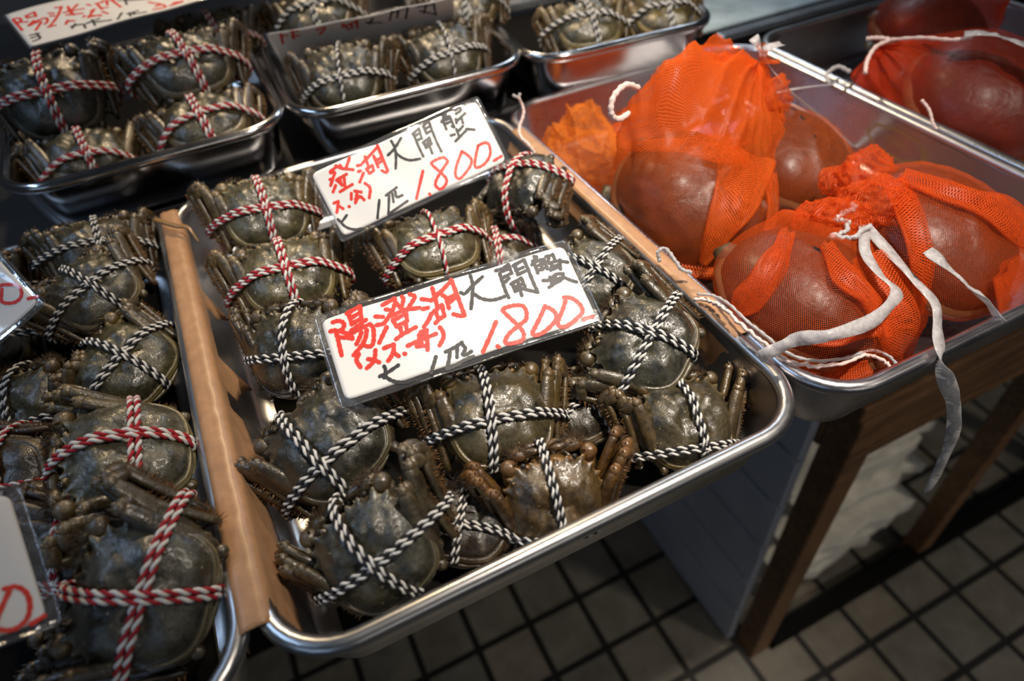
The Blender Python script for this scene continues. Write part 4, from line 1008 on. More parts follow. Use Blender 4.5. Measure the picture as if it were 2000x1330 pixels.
'mid':{"c":[0.2192,0.5365,0.0661],"R":[[0.9736,-0.1776,-0.1436],[-0.2229,-0.6022,-0.7666],[0.0497,0.7784,-0.6259]],"w":0.1816,"h":0.0419,"red":[[[-77.3,16.7],[-79.7,1.4]],[[-78.2,13.5],[-72.2,13.2]],[[-67.6,18.6],[-60.7,17.9]],[[-66.2,16.4],[-67.9,6.3]],[[-68.9,10.2],[-61.4,11.2]],[[-44.2,14.0],[-35.8,14.6]],[[-42.9,6.4],[-36.2,13.0]],[[-19.3,14.2],[-15.0,3.9]],[[-20.3,9.3],[-5.7,14.7]],[[-11.2,13.1],[-11.8,4.6]],[[-5.4,16.4],[-6.5,4.5]]],"blk":[[[9.9,14.7],[5.6,7.5]],[[2.9,10.1],[17.0,5.4]],[[29.2,18.4],[25.5,6.0]],[[30.0,16.5],[44.9,18.4]],[[44.9,18.4],[41.2,2.5]],[[35.3,16.5],[33.1,6.9]],[[54.3,17.0],[68.9,15.6]],[[55.8,9.8],[70.1,-0.1]],[[62.7,17.6],[59.6,5.1]],[[70.1,16.9],[71.0,-2.1]]],"wr":0.0012,"wb":0.0011}}
# ------------------------------------------------------------------ laminated price cards
def make_sign(key, label, margin=.0042, round_r=.004, hx=0.0, down=0.0, curl=0.0):
    d = SIGN[key]
    R = np.array(d['R'])
    root = empty('price_card')
    M = Matrix([list(r) for r in R]).to_4x4(); M.translation = Vector(d['c'])
    root.matrix_world = M
    w, h = d['w'] / 2, d['h'] / 2
    def bow(x, y): return .0016 * (1 - (x / w) ** 2) + .0005 * math.sin(9 * x / w + y * 60) + curl * max(0, min(1, (x / w - .35) / .4)) * max(0, y / h + .1) ** 1.6
    def sheet(nm, w, h0, h1, r, z0, z1, mat, lab):
        b = MB(); nx, ny = 60, 26; 
        for zz, rev in ((z1, False), (z0, True)):
            vs = []; fs = []
            for j in range(ny + 1):
                for i in range(nx + 1):
                    x = -w + 2 * w * i / nx; y = h0 + (h1 - h0) * j / ny
                    # round the corners
                    ex = max(0, abs(x) - (w - r)); ey = max(0, (h0 + r) - y, y - (h1 - r))
                    if ex > 0 and ey > 0:
                        l = math.hypot(ex, ey)
                        if l > r: x -= math.copysign(ex * (1 - r / l), x); y += (ey * (1 - r / l)) * (1 if y < 0 else -1)
                    vs.append((x, y, bow(x, y) + zz))
            for j in range(ny):
                for i in range(nx):
                    q = (j * (nx + 1) + i, j * (nx + 1) + i + 1, (j + 1) * (nx + 1) + i + 1, (j + 1) * (nx + 1) + i)
                    fs.append(q[::-1] if rev else q)
            b.add(vs, fs)
        n1 = (nx + 1) * (ny + 1)
        rim = [i for i in range(nx + 1)] + [j * (nx + 1) + nx for j in range(1, ny + 1)] + [ny * (nx + 1) + i for i in range(nx - 1, -1, -1)] + [j * (nx + 1) for j in range(ny - 1, 0, -1)]
        for k in range(len(rim)):
            a, c = rim[k], rim[(k + 1) % len(rim)]
            b.f.append((a, n1 + a, n1 + c, c)); b.m.append(0)
        o = b.build(nm, [MT[mat]], root); o['label'] = lab
        return o
    sheet('laminate', w, -h - down, h, .003, -.00035, .0, 'film', 'clear plastic laminate border')
    sheet('paper', w - margin, -h - down + margin, h - margin, round_r, .00006, .00028, 'paper', 'white paper')
    def ink(strokes, wid, mat, nm, lab):
        if not strokes: return
        b = MB(); rng = random.Random(7)
        for st in strokes:
            pts = [np.array((x / 1000, y / 1000)) for x, y in st]
            if len(pts) > 2: pts = [p[:2] for p in smooth_path([np.array((p[0], p[1], 0)) for p in pts], 6)]
            else: pts = [pts[0] + (pts[1] - pts[0]) * k / 4 for k in range(5)]
            L = []; Rr = []; n = len(pts)
            for k, p in enumerate(pts):
                t = pts[min(k + 1, n - 1)] - pts[max(k - 1, 0)]; t = t / (np.linalg.norm(t) + 1e-9)
                nn = np.array((-t[1], t[0])); ww = wid * (1 + .12 * math.sin(k * 1.7) + rng.uniform(-.05, .05))
                L.append(p + nn * ww); Rr.append(p - nn * ww)
            t0 = pts[0] - pts[1]; t0 /= np.linalg.norm(t0) + 1e-9; t1 = pts[-1] - pts[-2]; t1 /= np.linalg.norm(t1) + 1e-9
            def cap(p, t):
                nn = np.array((-t[1], t[0])); return [p + wid * (math.cos(a) * nn * -1 + math.sin(a) * t) for a in np.linspace(0, PI, 6)[1:-1]]
            outl = L + cap(pts[-1], -t1 * -1)[::-1] + Rr[::-1] + cap(pts[0], t0)[::-1]
            zt = .00042 + rng.uniform(0, .00006)
            m = len(L)
            vs = [(*p, bow(*p) + zt) for p in L + Rr]
            fs = [(k, m + k, m + k + 1, k + 1) for k in range(m - 1)]
            b.add(vs, fs)
            for p, t in ((pts[0], t0), (pts[-1], t1)):
                disc = [(p[0] + wid * math.cos(a), p[1] + wid * math.sin(a)) for a in np.arange(10) * 2 * PI / 10]
                b.add([(x, y, bow(x, y) + zt + .00002) for x, y in disc], [tuple(range(10))])
        o = b.build(nm, [MT[mat]], root, False); o['label'] = lab
    if len(d['red']) == 2:
        ink(d['red'][:1], d['wr'], 'ink_red', 'red_numeral', 'red handwritten zero'); ink(d['red'][1:], d['wr'], 'ink_red', 'red_dash', 'red handwritten dash')
    else: ink(d['red'], d['wr'], 'ink_red', 'red_lettering', 'red handwritten marker lettering')
    ink(d['blk'], d['wb'], 'ink_black', 'black_lettering', 'black handwritten marker lettering')
    return tag(root, label, 'price card', 'laminated price cards')
make_sign('front', 'white laminated price card reading 1.800, frontmost on the black-corded crabs', curl=.0010)
make_sign('second', 'white laminated price card reading 1.800, leaning behind the red-corded crabs', .0035)
make_sign('topleft', 'white laminated price card reading 3.8 in red at the top left tray', .002)
make_sign('left', 'grey-lit price card ending in 0, at the left edge beside black-corded crabs', .004)
make_sign('near', 'blurred white price card ending in 0, at the lower left corner', .0045)
make_sign('mid', 'brownish upright price card standing between black-corded crabs in the middle back tray', .001, down=.045)
# ------------------------------------------------------------------ turtles in net bags
def basis(yaw, pitch, roll):
    return Matrix.Rotation(yaw, 3, 'Z') @ Matrix.Rotation(pitch, 3, 'X') @ Matrix.Rotation(roll, 3, 'Y')

def vnoise(seed):
    rng = random.Random(seed)
    W = [(rng.uniform(-1, 1), rng.uniform(-1, 1), rng.uniform(-1, 1), rng.uniform(0, 6), rng.uniform(.6, 1)) for _ in range(10)]
    def f(p, s):
        return sum(a * math.sin(s * (x * p[0] + y * p[1] + z * p[2]) * 2.2 + ph) for x, y, z, ph, a in W) / 4.5
    return f

def make_turtle(c, rad, rot, label, seed):
    """smooth brown soft shell with a leathery rim, limbs drawn in"""
    root = empty('turtle'); M = rot.to_4x4(); M.translation = Vector(c); root.matrix_world = M
    tag(root, label, 'turtle', 'turtles in orange net bags')
    a, bb, h = rad; nf = vnoise(seed)
    def dome(zs, nm, mat, a, bb, h, rimw=0.0):
        b = MB(); n = 48; rings = []
        for k in range(1, 13):
            t = PI / 2 * k / 12; ring = []
            for i in range(n):
                p = 2 * PI * i / n
                d = 1 + .02 * nf((math.cos(p), math.sin(p), k * .1), 2.0)
                sx, sy = math.cos(p) * math.sin(t), math.sin(p) * math.sin(t)
                z = math.cos(t) ** .85 * h * zs
                z += .0016 * nf((sx, sy, 0), 3.5) * (1 if zs > 0 else .3)
                z += zs * .0022 * math.exp(-(sx / .09) ** 2) * (1 - math.sin(t) ** 4)
                ring.append((sx * a * d, sy * bb * d, z))
            rings.append(ring)
        b.rings(rings, 0, True, True, False)
        o = b.build(nm, [MT[mat]], root); fixn(o.data); return o
    dome(1, 'shell', 'turtle', a, bb, h)
    dome(-1, 'belly', 'turtle_skin', a * .96, bb * .96, h * .42)
    b = MB(); n = 64; prof = [(.93, .22), (1.0, .10), (1.045, .03), (1.055, -.02), (1.03, -.07), (.95, -.10)]
    rings = []
    for q, z in prof:
        rings.append([(math.cos(2 * PI * i / n) * a * q * (1 + .008 * math.sin(i * 1.7)), math.sin(2 * PI * i / n) * bb * q, z * h + .0012 * math.sin(i * .9) * (q - .9) * 8) for i in range(n)])
    b.rings(rings, 0, True, False, False)
    fixn(b.build('shell_rim', [MT['turtle_rim']], root).data)
    b = MB()
    b.tube([(0, bb * .80, -h * .1), (0, bb * .98, -h * .06), (0, bb * 1.06, -h * .05), (0, bb * 1.12, -h * .08), (0, bb * 1.17, -h * .1)], [.011, .012, .010, .005, .0025], 10)
    b.build('head', [MT['turtle_skin']], root)
    for sx, sy in ((1, .62), (-1, .62), (1, -.66), (-1, -.66)):
        b = MB(); b.tube([(sx * a * .55, sy * bb * .8, -h * .18), (sx * a * .80, sy * bb * 1.0, -h * .22), (sx * a * .92, sy * bb * .86, -h * .28)], [(.011, .006), (.014, .005), (.009, .003)], 8)
        b.build('leg', [MT['turtle_skin']], root)
    return root

def hull_planes(P):
    bm = bmesh.new()
    for p in P: bm.verts.new(p)
    bmesh.ops.convex_hull(bm, input=bm.verts)
    bmesh.ops.recalc_face_normals(bm, faces=bm.faces)
    N = np.array([list(f.normal) for f in bm.faces if f.calc_area() > 1e-12]); H = np.array([f.normal.dot(f.verts[0].co) for f in bm.faces if f.calc_area() > 1e-12])
    bm.free(); return N, H

def make_bag(c, rad, rot, extra, knot, label, seed, folds=16, amp=.05, dense_at=.55, floor_z=-.0485, xmin=None, cell=.0016, xmax=None, ymin=None, mat='net'):
    """net bag drawn tight over the turtle and gathered at the knot"""
    rng = random.Random(seed); nf = vnoise(seed + 50); nf2 = vnoise(seed + 90)
    c = np.array(c, float); R = np.array(rot)
    a, bb, h = rad
    P = []
    for i in range(26):
        for k in range(1, 12):
            t = PI * k / 12; p = 2 * PI * i / 26; zz = math.cos(t)
            d = np.array((a * 1.09 * math.sin(t) * math.cos(p), bb * 1.09 * math.sin(t) * math.sin(p), (h * 1.10 if zz > 0 else h * .5) * zz))
            w = R @ d + c; w[2] = max(w[2], floor_z); P.append(w)
    P += [np.array(e, float) for e in extra] + [np.array(knot, float)]
    P = np.array(P)
    if xmin is not None: P[:, 0] = np.maximum(P[:, 0], xmin)
    if xmax is not None: P[:, 0] = np.minimum(P[:, 0], xmax)
    if ymin is not None: P[:, 1] = np.maximum(P[:, 1], ymin)
    N, H = hull_planes(P - c)
    ax = np.array(knot) - c; kl = np.linalg.norm(ax); ax /= kl
    e1 = np.cross(ax, (0.3, 0.2, 1)); e1 /= np.linalg.norm(e1); e2 = np.cross(ax, e1)
    nt, npn = 150, 90
    V = np.zeros((npn + 1, nt, 3)); free = np.zeros((npn + 1, nt))
    for k in range(npn + 1):
        t = PI * (k / npn) ** 1.25 if k < npn else PI
        t = max(t, .012)
        for i in range(nt):
            p = 2 * PI * i / nt
            d = math.cos(t) * ax + math.sin(t) * (math.cos(p) * e1 + math.sin(p) * e2)
            nd = N @ d; ok = nd > 1e-6
            r = np.min(H[ok] / nd[ok])
            ld = R.T @ d
            hz = h if ld[2] > 0 else h * .45
            re = 1 / math.sqrt((ld[0] / a) ** 2 + (ld[1] / bb) ** 2 + (ld[2] / hz) ** 2)
            g = max(0, min(1, (r / (re * 1.10) - 1) / .35)); free[k, i] = g
            V[k, i] = c + d * r
    for _ in range(4):
        V[1:-1] = (V[:-2] + 2 * V[1:-1] + V[2:]) / 4 * .6 + .4 * (np.roll(V[1:-1], 1, 1) + np.roll(V[1:-1], -1, 1)) / 2
    # folds run from the knot; strong where the net hangs free
    out = V.copy()
    for k in range(npn + 1):
        for i in range(nt):
            p = 2 * PI * i / nt; v = V[k, i]; d = v - c; r = np.linalg.norm(d); d = d / r
            s = math.sin(folds * .5 * p + 2.2 * nf(d, 2.0) + seed)
            fold = (1 - abs(s)) ** 1.5 - .4
            g = free[k, i]
            disp = g * r * (amp * fold + .05 * nf(d, 5.0) + .03 * nf2(d, 11.0) + .032 * max(0, 1 - 2.5 * abs(nf(d, 7.0))) - .05)
            disp += (1 - g) * (.0010 * nf2(d, 9.0) + .0016 * max(0, nf(d, 7.0)) ** 2)
            w = v + d * disp
            w[2] = max(w[2], floor_z - .0005)
            if xmin is not None: w[0] = max(w[0], xmin)
            if xmax is not None: w[0] = min(w[0], xmax)
            if ymin is not None: w[1] = max(w[1], ymin)
            out[k, i] = w
    b = MB(); b.uv = []
    vs = np.concatenate([out, out[:, :1]], 1)                      # seam column duplicated for uv
    ln = np.concatenate([np.zeros((1, nt + 1)), np.cumsum(np.linalg.norm(np.diff(vs, axis=0), axis=2), 0)], 0)
    circ = 2 * PI * (a + bb) / 2
    n1 = nt + 1; slack = []
    for k in range(npn + 1):
        for i in range(n1):
            slack.append(min(1.0, free[k, i % nt] * 1.3 + .25 * max(0, nf((vs[k, i] - c) / .05, 3.0)) + max(0, .5 - k / 14)))
            b.v.append(tuple(vs[k, i])); b.uv.append((PI * circ * i / nt / cell / 1.0, PI * ln[:, :].mean(1)[k] / cell))
    for k in range(npn):
        for i in range(nt):
            b.f.append((k * n1 + i, k * n1 + i + 1, (k + 1) * n1 + i + 1, (k + 1) * n1 + i)); b.m.append(0)
    b.col['slack'] = slack
    root = empty('net_bag', tuple(knot)); tag(root, label, 'mesh bag', 'orange net bags of turtles')
    o = b.build('net', [MT[mat]], None); fixn(o.data); 
    o.parent = root; o.location = -Vector(knot)
    return root

def ruffle(root, base, axis, R0, R1, length, waves, seed, name='ruffle', droop=0.0, mat='net_orange_lit', cell=.0016, amp=.5):
    """the gathered mouth of the bag, flaring out past the knot"""
    rng = random.Random(seed); nf = vnoise(seed)
    base = np.array(base, float); ax = np.array(axis, float); ax /= np.linalg.norm(ax)
    e1 = np.cross(ax, (.2, .3, 1)); e1 /= np.linalg.norm(e1); e2 = np.cross(ax, e1)
    b = MB(); b.uv = []; nt, ns = 160, 34
    ph = [rng.uniform(0, 6) for _ in range(4)]
    for k in range(ns + 1):
        s = k / ns
        for i in range(nt + 1):
            p = 2 * PI * (i % nt) / nt
            r = R0 + (R1 - R0) * math.sin(s * PI * .62) / math.sin(PI * .62)
            wv = math.sin(waves * p + ph[0]) + .5 * math.sin((waves + 3) * p + ph[1]) + .4 * math.sin(2 * p + ph[2])
            r *= 1 + amp * .5 * wv * s
            d = math.cos(p) * e1 + math.sin(p) * e2
            h = length * s * (1 - .35 * s) + length * .22 * s * math.sin(waves * p * .5 + ph[3]) 
            q = base + ax * h + d * r
            q += .10 * R1 * s * np.array([nf(q * 30, 1.3), nf(q * 30 + 5, 1.3), nf(q * 30 + 9, 1.3)])
            q[2] -= droop * s * s
            b.v.append(tuple(q)); b.uv.append((PI * 2 * R1 * i / nt * PI / cell, PI * s * (length + R1) / cell))
    n1 = nt + 1
    for k in range(ns):
        for i in range(nt): b.f.append((k * n1 + i, k * n1 + i + 1, (k + 1) * n1 + i + 1, (k + 1) * n1 + i)); b.m.append(0)
    b.col['slack'] = [.9] * len(b.v)
    o = b.build(name, [MT[mat]], None); o.parent = root; o.location = -root.location
    o['label'] = 'bunched orange net at the tied mouth'
    return o

def ribbon(root, pts, w, twist=0.0, name='ribbon', mat='ribbon', seed=0, crinkle=.12):
    rng = random.Random(seed)
    P = smooth_path(pts, 8); n = len(P); b = MB()
    prev = None; L = []; Rr = []; C = []
    for k in range(n):
        t = P[min(k + 1, n - 1)] - P[max(k - 1, 0)]; t /= np.linalg.norm(t) + 1e-9
        side = np.cross(t, (0, 0, 1.0)); l = np.linalg.norm(side); side = side / l if l > .15 else np.array((1, 0, 0.))
        side -= t * (side @ t); side /= np.linalg.norm(side)
        up = np.cross(side, t); a = twist * k / n + .10 * math.sin(k * .35 + seed)
        sd = side * math.cos(a) + up * math.sin(a); nn = np.cross(t, sd)
        ww = w / 2 * (1 + crinkle * math.sin(k * .45 + seed) + rng.uniform(-.03, .03))
        L.append(P[k] - sd * ww); Rr.append(P[k] + sd * ww); C.append(P[k] + nn * ww * .28 * math.sin(k * .9))
    vs = L + C + Rr; fs = []
    for k in range(n - 1):
        fs += [(k, n + k, n + k + 1, k + 1), (n + k, 2 * n + k, 2 * n + k + 1, n + k + 1)]
    b.add(vs, fs)
    o = b.build(name, [MT[mat]], None); o.parent = root; o.location = -root.location
    sm = o.modifiers.new('thick', 'SOLIDIFY'); sm.thickness = .00025
    o['label'] = 'white plastic ribbon' if name == 'ribbon' else 'white drawstring'
    return o

def cord(root, pts, r, name='drawstring', mat='string', lab='pale pink drawstring', seed=0, wob=.0):
    P = smooth_path(pts, 8); rng = random.Random(seed)
    P = [p + np.array([rng.uniform(-wob, wob) for _ in range(3)]) for p in P]
    b = MB(); b.tube(P, [r * (1 + .2 * math.sin(k * 1.9)) for k in range(len(P))], 7)
    o = b.build(name, [MT[mat]], None); o.parent = root; o.location = -root.location
    o['label'] = lab; return o
def double(pts, off):
    return [tuple(np.array(p) + np.array(off)) for p in pts]

CAM_R = np.array(CAM_ROT); CAM_P = np.array(CAM_LOC)
def at_z(px, py, z):
    """the point of the market at height z on the line of sight measured in the photograph"""
    d = np.array([(px - 1000) / 1309.96, -(py - 665) / 1309.96, -1.0]) @ CAM_R
    return tuple(CAM_P + d * (z - CAM_P[2]) / d[2])
def at_y(px, py, y):
    d = np.array([(px - 1000) / 1309.96, -(py - 665) / 1309.96, -1.0]) @ CAM_R
    return tuple(CAM_P + d * (y - CAM_P[1]) / d[1])

def on_shell(T, px, py, k=1.12):
    R = np.array(T['rot']); c = np.array(T['c']); r = np.array(T['rad']) * k
    d = np.array([(px - 1000) / 1309.96, -(py - 665) / 1309.96, -1.0]) @ CAM_R
    o = (R.T @ (CAM_P - c)) / r; d2 = (R.T @ d) / r
    A, B, C = d2 @ d2, 2 * o @ d2, o @ o - 1
    disc = B * B - 4 * A * C
    t = -B / (2 * A) if disc < 0 else (-B - math.sqrt(disc)) / (2 * A)
    return tuple(CAM_P + d * t)

def drape(root, pts, widths, seed, lift=.0025, mat='net'):
    """a doubled fold of slack net lying over the shell"""
    P = smooth_path(pts, 7); n = len(P); b = MB(); b.uv = []; nf = vnoise(seed); m = 16
    W = np.interp(np.linspace(0, 1, n), np.linspace(0, 1, len(widths)), widths)
    for k in range(n):
        t = P[min(k + 1, n - 1)] - P[max(k - 1, 0)]; t /= np.linalg.norm(t) + 1e-9
        v = CAM_P * .0 + np.array((0.0, -.45, .9)); side = np.cross(t, v); side /= np.linalg.norm(side); up = np.cross(side, t)
        for i in range(m):
            a = 2 * PI * i / m
            w = W[k] * .72 * (1 + .25 * nf((k * .16, i * .0, 1), 2.0))
            q = P[k] + side * math.cos(a) * w + up * (math.sin(a) * lift * (1 + .5 * math.sin(3 * a + k * .25)) + lift * .5 + .0016 * math.sin(5 * math.cos(a) + k * .3))
            b.v.append(tuple(q)); b.uv.append((PI * W[k] * 2 * abs(i / m - .5) / .0016, PI * k * .004 / .0016))
    for k in range(n - 1):
        for i in range(m): j = (i + 1) % m; b.f.append((k * m + i, k * m + j, (k + 1) * m + j, (k + 1) * m + i)); b.m.append(0)
    b.col['slack'] = [.45] * len(b.v)
    o = b.build('net_fold', [MT[mat]], None); o.parent = root; o.location = -root.location
    o['label'] = 'slack fold of orange net'
    return o

# --- tall bag at the back left of the stained tray
T1 = dict(c=(.372, .214, -.010), rad=(.056, .060, .046), rot=basis(.15, math.radians(28), math.radians(-6)))
make_turtle(T1['c'], T1['rad'], T1['rot'], 'large brown turtle shell in the tall orange net bag, leaning toward the tape', 11)
K1 = at_y(1488, 108, .262)
ex = [at_y(x, y, .255) for x, y in ((1205, 262), (1240, 180), (1285, 100), (1340, 84), (1400, 80), (1450, 88), (1530, 170), (1552, 240), (1530, 300))] + \
     [at_y(x, y, .285) for x, y in ((1290, 110), (1400, 100), (1500, 150))]
bag1 = make_bag(T1['c'], T1['rad'], T1['rot'], ex, K1, 'tall orange net bag standing up, tied with white ribbon at its upper corner', 21, 14, .06, xmin=.3165, mat='net_orange_lit')
ruffle(bag1, tuple(np.array(K1) + np.array((.0, .0, -.004))), (.4, -.2, .5), .004, .010, .012, 5, 3, amp=.4)
# loose inner layers of the empty upper part
def crumple(root, c, r, seed, n=(40, 24), nm='net_fold', mat='net'):
    nf = vnoise(seed); nf2 = vnoise(seed + 7); b = MB(); b.uv = []; c = np.array(c); nt, ns = n
    for k in range(ns + 1):
        t = PI * k / ns
        for i in range(nt + 1):
            p = 2 * PI * (i % nt) / nt; d = np.array((math.sin(t) * math.cos(p), math.sin(t) * math.sin(p), math.cos(t)))
            q = .94 + .22 * nf(d, 2.2) + .12 * nf2(d, 4.5) + .22 * max(0, 1 - 2.2 * abs(nf(d, 4.2))) + .08 * max(0, 1 - 2.5 * abs(nf2(d, 9.0)))
            b.v.append(tuple(c + d * np.array(r) * q)); b.uv.append((PI * 2 * PI * r[0] * i / nt / .0016, PI * PI * r[2] * k / ns / .0016))
    n1 = nt + 1
    for k in range(ns):
        for i in range(nt): b.f.append((k * n1 + i, k * n1 + i + 1, (k + 1) * n1 + i + 1, (k + 1) * n1 + i)); b.m.append(0)
    b.col['slack'] = [.42] * len(b.v)
    o = b.build(nm, [MT[mat]], None); o.parent = root; o.location = -root.location
    o['label'] = 'crumpled inner fold of orange net'
    return o
crumple(bag1, at_y(1370, 170, .268), (.042, .014, .030), 31, (70, 40), mat='net_orange_lit')
crumple(bag1, at_y(1475, 225, .252), (.030, .014, .028), 32, (90, 50), mat='net_orange_lit')
crumple(bag1, (.440, .325, -.018), (.050, .050, .028), 33, (70, 40), mat='net_orange_lit')  # added unseen behind the bag, so the steel reflects orange
S1 = lambda x, y: on_shell(T1, x, y)
drape(bag1, [S1(1455, 300), S1(1440, 380), S1(1405, 450), S1(1372, 515)], [.030, .030, .018, .004], 61, mat='net_orange_lit')
drape(bag1, [S1(1220, 290), S1(1300, 285), S1(1390, 290), S1(1450, 300)], [.006, .012, .016, .02], 62, mat='net_orange_lit')
drape(bag1, [S1(1215, 505), S1(1290, 520), S1(1390, 535), S1(1460, 530)], [.004, .008, .008, .004], 63, .002, mat='net_orange_lit')
drape(bag1, [S1(1500, 340), S1(1508, 410), S1(1490, 480)], [.006, .008, .004], 64, .003, mat='net_orange_lit')
ribbon(bag1, [K1, at_y(1500, 125, .262), at_y(1540, 175, .255), at_y(1600, 225, .25), at_y(1655, 275, .245), at_y(1700, 312, .24)], .0055, .3, seed=1, crinkle=.05)
ribbon(bag1, [K1, at_y(1482, 90, .265), at_y(1472, 72, .27)], .009, .3, seed=2)
ribbon(bag1, [K1, at_y(1500, 92, .262), at_y(1528, 84, .262)], .008, -.2, seed=3)
ribbon(bag1, [at_y(1510, 182, .27), at_y(1560, 172, .275), at_y(1620, 165, .28), at_y(1682, 160, .285)], .0035, .2, seed=4)
cord(bag1, [at_y(1247, 172, .262), at_y(1222, 166, .258), at_y(1198, 190, .254), at_y(1194, 222, .25), at_y(1208, 233, .25), at_y(1228, 222, .254)], .0022, 'drawstring', 'string', 'pink white drawstring loop')
cord(bag1, [at_z(1288, 510, .012), at_z(1285, 492, .018), at_z(1300, 486, .02), at_z(1318, 508, .018), at_z(1330, 525, .016), at_z(1352, 533, .014)], .0013, mat='ribbon', lab='white drawstring end', seed=6, wob=.0004)

# --- empty crumpled net mouth beside the tape
hb = empty('net_bag', (.345, .31, -.03)); tag(hb, 'crumpled orange net mouth, yellow backlight in its colour, between the tape and the tall bag', 'mesh bag', 'orange net bags of turtles')
crumple(hb, (.350, .335, -.018), (.032, .050, .034), 41, (150, 90), mat='net_backlit')
crumple(hb, (.348, .330, -.022), (.026, .040, .024), 42, (90, 50), mat='net_backlit')
o = hb.children[0]; o.name = 'net'
cord(hb, [at_y(1012, 190, .345), at_y(1020, 205, .345), at_y(1022, 225, .34), at_y(1014, 250, .335), at_y(1018, 268, .325), at_y(1032, 282, .315), at_y(1046, 300, .31)], .0013, lab='pink white drawstring', seed=8, wob=.0003)
cord(hb, [at_y(1002, 186, .345), at_y(1012, 190, .345), at_y(1016, 182, .346)], .0012, mat='ribbon', lab='white drawstring end', seed=9)

# --- bag behind, half hidden
T2 = dict(c=(.498, .232, -.020), rad=(.050, .056, .034), rot=basis(-.3, math.radians(15), math.radians(8)))
make_turtle(T2['c'], T2['rad'], T2['rot'], 'brown turtle shell in the orange bag behind the tall one', 12)
K2 = at_z(1535, 200, .005)
bag2 = make_bag(T2['c'], T2['rad'], T2['rot'], [at_z(1660, 300, -.03)], K2, 'orange net bag half hidden behind the tall bag', 22, 16, .05, xmax=.594, mat='net_orange_lit')
ribbon(bag2, [K2, at_z(1560, 210, .010), at_z(1610, 245, .006), at_z(1655, 285, -.01)], .005, .4, seed=12)

# --- nearest bag
T3 = dict(c=(.371, .082, -.014), rad=(.052, .060, .040), rot=basis(.35, math.radians(12), math.radians(4)))
make_turtle(T3['c'], T3['rad'], T3['rot'], 'brown turtle shell with a paler rim in the nearest orange bag', 13)
K3 = at_z(1690, 440, .024)
bag3 = make_bag(T3['c'], T3['rad'], T3['rot'], [at_z(1480, 430, .012), at_z(1550, 400, .012), at_z(1760, 660, -.03), at_z(1745, 560, -.01), at_z(1410, 640, -.035), at_z(1500, 748, -.044), at_z(1620, 766, -.044), at_z(1730, 725, -.04)], K3, 'nearest orange net bag, knotted with long white ribbons over the tray rim', 23, 18, .07, xmin=.3165, ymin=.012)
for x, y, z, r, sd in ((1705, 395, .022, (.022, .018, .015), 71), (1640, 430, .020, (.017, .016, .013), 72), (1745, 420, .012, (.018, .02, .015), 74), (1590, 425, .012, (.016, .012, .010), 75)):
    crumple(bag3, at_z(x, y, z), r, sd, (90, 50), 'ruffle')
S3 = lambda x, y: on_shell(T3, x, y)
drape(bag3, [S3(1535, 455), S3(1520, 500), S3(1490, 550), S3(1455, 590), S3(1430, 615)], [.006, .012, .014, .012, .004], 65)
drape(bag3, [S3(1690, 500), S3(1745, 580), S3(1760, 650), S3(1750, 710)], [.014, .024, .026, .01], 66)
drape(bag3, [S3(1610, 480), S3(1650, 540), S3(1700, 590), S3(1725, 660)], [.006, .014, .012, .004], 67)
drape(bag3, [S3(1440, 690), S3(1520, 730), S3(1620, 745), S3(1700, 720)], [.006, .012, .014, .008], 68)
drape(bag3, [S3(1560, 665), S3(1640, 660), S3(1710, 640)], [.003, .008, .008], 69, .003)
ribbon(bag3, [K3, at_z(1690, 490, .028), at_z(1718, 535, .026), at_z(1750, 565, .024), at_z(1742, 590, .026), at_z(1700, 628, .028), at_z(1620, 655, .030), at_z(1560, 662, .024), at_z(1520, 680, .018), at_z(1482, 698, .0125)], .0075, 1.2, seed=21)
ribbon(bag3, [K3, at_z(1740, 495, .022), at_z(1790, 550, .018), at_z(1826, 592, .014), at_z(1832, 640, .010), at_z(1836, 690, .0062), at_y(1846, 735, -.0105), at_y(1862, 790, -.0125), at_y(1860, 850, -.0135), at_y(1838, 905, -.014), at_y(1812, 960, -.014)], .0090, 1.5, seed=23)
cord(bag3, [at_z(1700, 440, .027), at_z(1668, 462, .027), at_z(1640, 464, .026), at_z(1622, 462, .026), at_z(1650, 452, .027), at_z(1655, 432, .028), at_z(1634, 428, .028), at_z(1650, 414, .029), at_z(1668, 408, .030), at_z(1664, 398, .031)], .0016, mat='ribbon', lab='white knotted drawstring', seed=24, wob=.0008)
dl = [(1362, 574, .008), (1395, 578, .010), (1425, 595, .014), (1460, 628, .016), (1495, 655, .014), (1540, 690, .008), (1590, 704, .004), (1650, 700, -.002), (1700, 684, -.008), (1735, 695, -.012), (1756, 716, -.014)]
cord(bag3, [at_z(*p) for p in dl], .0010, lab='white drawstring hem', mat='ribbon', seed=25, wob=.0002)
cord(bag3, [at_z(x - 8, y + 10, z) for x, y, z in dl], .0012, lab='pink drawstring hem', seed=26, wob=.0006)

# --- bag at the right
T4 = dict(c=(.493, .088, -.014), rad=(.058, .062, .042), rot=basis(-.4, math.radians(14), math.radians(10)))
make_turtle(T4['c'], T4['rad'], T4['rot'], 'brown turtle shell in the orange bag by the stained wall', 14)
K4 = at_z(1700, 330, .016)
bag4 = make_bag(T4['c'], T4['rad'], T4['rot'], [at_z(1990, 420, .0), at_z(1970, 590, -.02), (.585, .05, -.02)], K4, 'orange net bag at the right edge under a sheer ribbon', 24, 18, .06, xmax=.594, ymin=.012)
for x, y, z, r, sd in ((1690, 345, .014, (.022, .018, .016), 76), (1650, 360, .008, (.016, .014, .013), 77)):
    crumple(bag4, at_z(x, y, z), r, sd, (90, 50), 'ruffle')
S4 = lambda x, y: on_shell(T4, x, y)
drape(bag4, [S4(1740, 350), S4(1780, 430), S4(1800, 520), S4(1790, 610)], [.012, .018, .014, .004], 78)
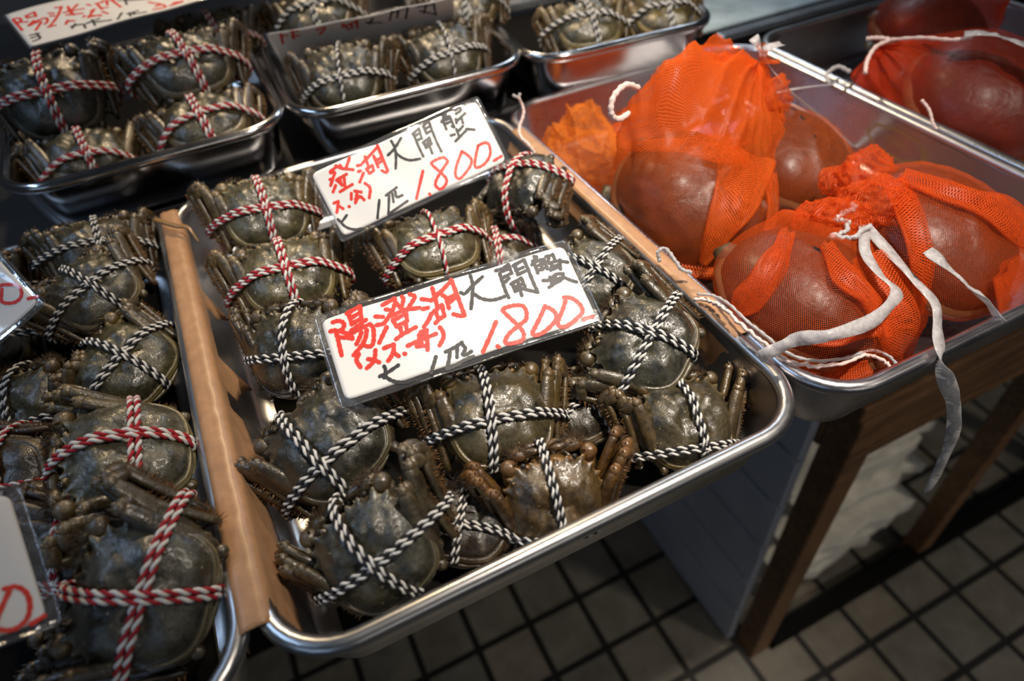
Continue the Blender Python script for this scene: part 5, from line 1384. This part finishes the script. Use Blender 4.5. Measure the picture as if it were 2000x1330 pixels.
drape(bag4, [S4(1760, 345), S4(1850, 375), S4(1940, 410), S4(2000, 450)], [.010, .016, .02, .02], 79)
drape(bag4, [S4(1960, 520), S4(1975, 570), S4(1968, 620)], [.02, .03, .02], 80)
ribbon(bag4, [at_z(1812, 488, .034), at_z(1850, 520, .030), at_z(1895, 560, .020), at_z(1928, 590, .010), at_z(1952, 622, .0)], .010, .8, seed=31, crinkle=.3)

# --- bags in the next tray
T6 = dict(c=(.690, .205, -.008), rad=(.064, .072, .050), rot=basis(-.5, math.radians(18), math.radians(6)))
make_turtle(T6['c'], T6['rad'], T6['rot'], 'dark brown turtle shell in the red net bag at the upper right', 15)
K6 = at_z(1705, 84, .030)
bag6 = make_bag(T6['c'], T6['rad'], T6['rot'], [at_z(1640, 150, .006), at_z(1720, 105, .03), at_z(1830, 80, .046)], K6, 'red-orange net bag in the upper right tray beyond the stained wall', 26, 18, .05, mat='net_red')
ribbon(bag6, [at_z(1884, 66, .062), at_z(1920, 64, .064), at_z(1965, 74, .062), at_z(2010, 90, .06), at_z(2060, 110, .058)], .012, .3, seed=41)
cord(bag6, [at_z(1660, 140, .012), at_z(1636, 130, .012), at_z(1614, 146, .010), at_z(1620, 162, .008)], .0018, mat='ribbon', lab='white drawstring loop', seed=42)
cord(bag6, [at_z(1692, 76, .034), at_z(1712, 74, .036), at_z(1736, 78, .036), at_z(1710, 92, .034), at_z(1694, 118, .03), at_z(1690, 142, .026)], .0018, lab='pink white drawstring', seed=43)
cord(bag6, [at_z(1736, 78, .036), at_z(1800, 74, .046), at_z(1860, 78, .054), at_z(1900, 72, .058)], .0016, lab='pink drawstring hem', seed=44)
cord(bag6, [at_z(1800, 195, .02), at_z(1815, 215, .014), at_z(1822, 240, .006), at_z(1830, 252, .002)], .0012, lab='pink drawstring end', seed=45)
T7 = dict(c=(.790, .345, -.012), rad=(.058, .058, .044), rot=basis(.4, math.radians(10), 0))
make_turtle(T7['c'], T7['rad'], T7['rot'], 'turtle shell in the dark red net bag at the very top right', 16)
bag7 = make_bag(T7['c'], T7['rad'], T7['rot'], [at_y(1760, 45, .33), at_y(1880, -20, .33)], at_y(1990, -30, .34), 'dark red net bag behind, at the very top right', 27, 16, .06, mat='net_red')

# --- a loose dry leg over the end of the left tape
b = MB()
P = [at_z(302, 429, .0125), at_z(325, 436, .0125), at_z(348, 442, .012), at_z(364, 443, .0115), at_z(374, 452, .010), at_z(388, 472, .006)]
b.tube(smooth_path(P, 5), [(.0022 * (1 - .75 * (k / 25) ** 3), .0016 * (1 - .75 * (k / 25) ** 3)) for k in range(26)], 8)
b.col['edge'] = [.9] * len(b.v)
lg = empty('crab_leg', P[2]); tag(lg, 'loose dry tan crab leg lying across the upper end of the left tape', 'crab leg')
o = b.build('leg_segment', [MT['limb']], lg); o.location = -lg.location; o.color = (1.6, 1.3, .9, 1)
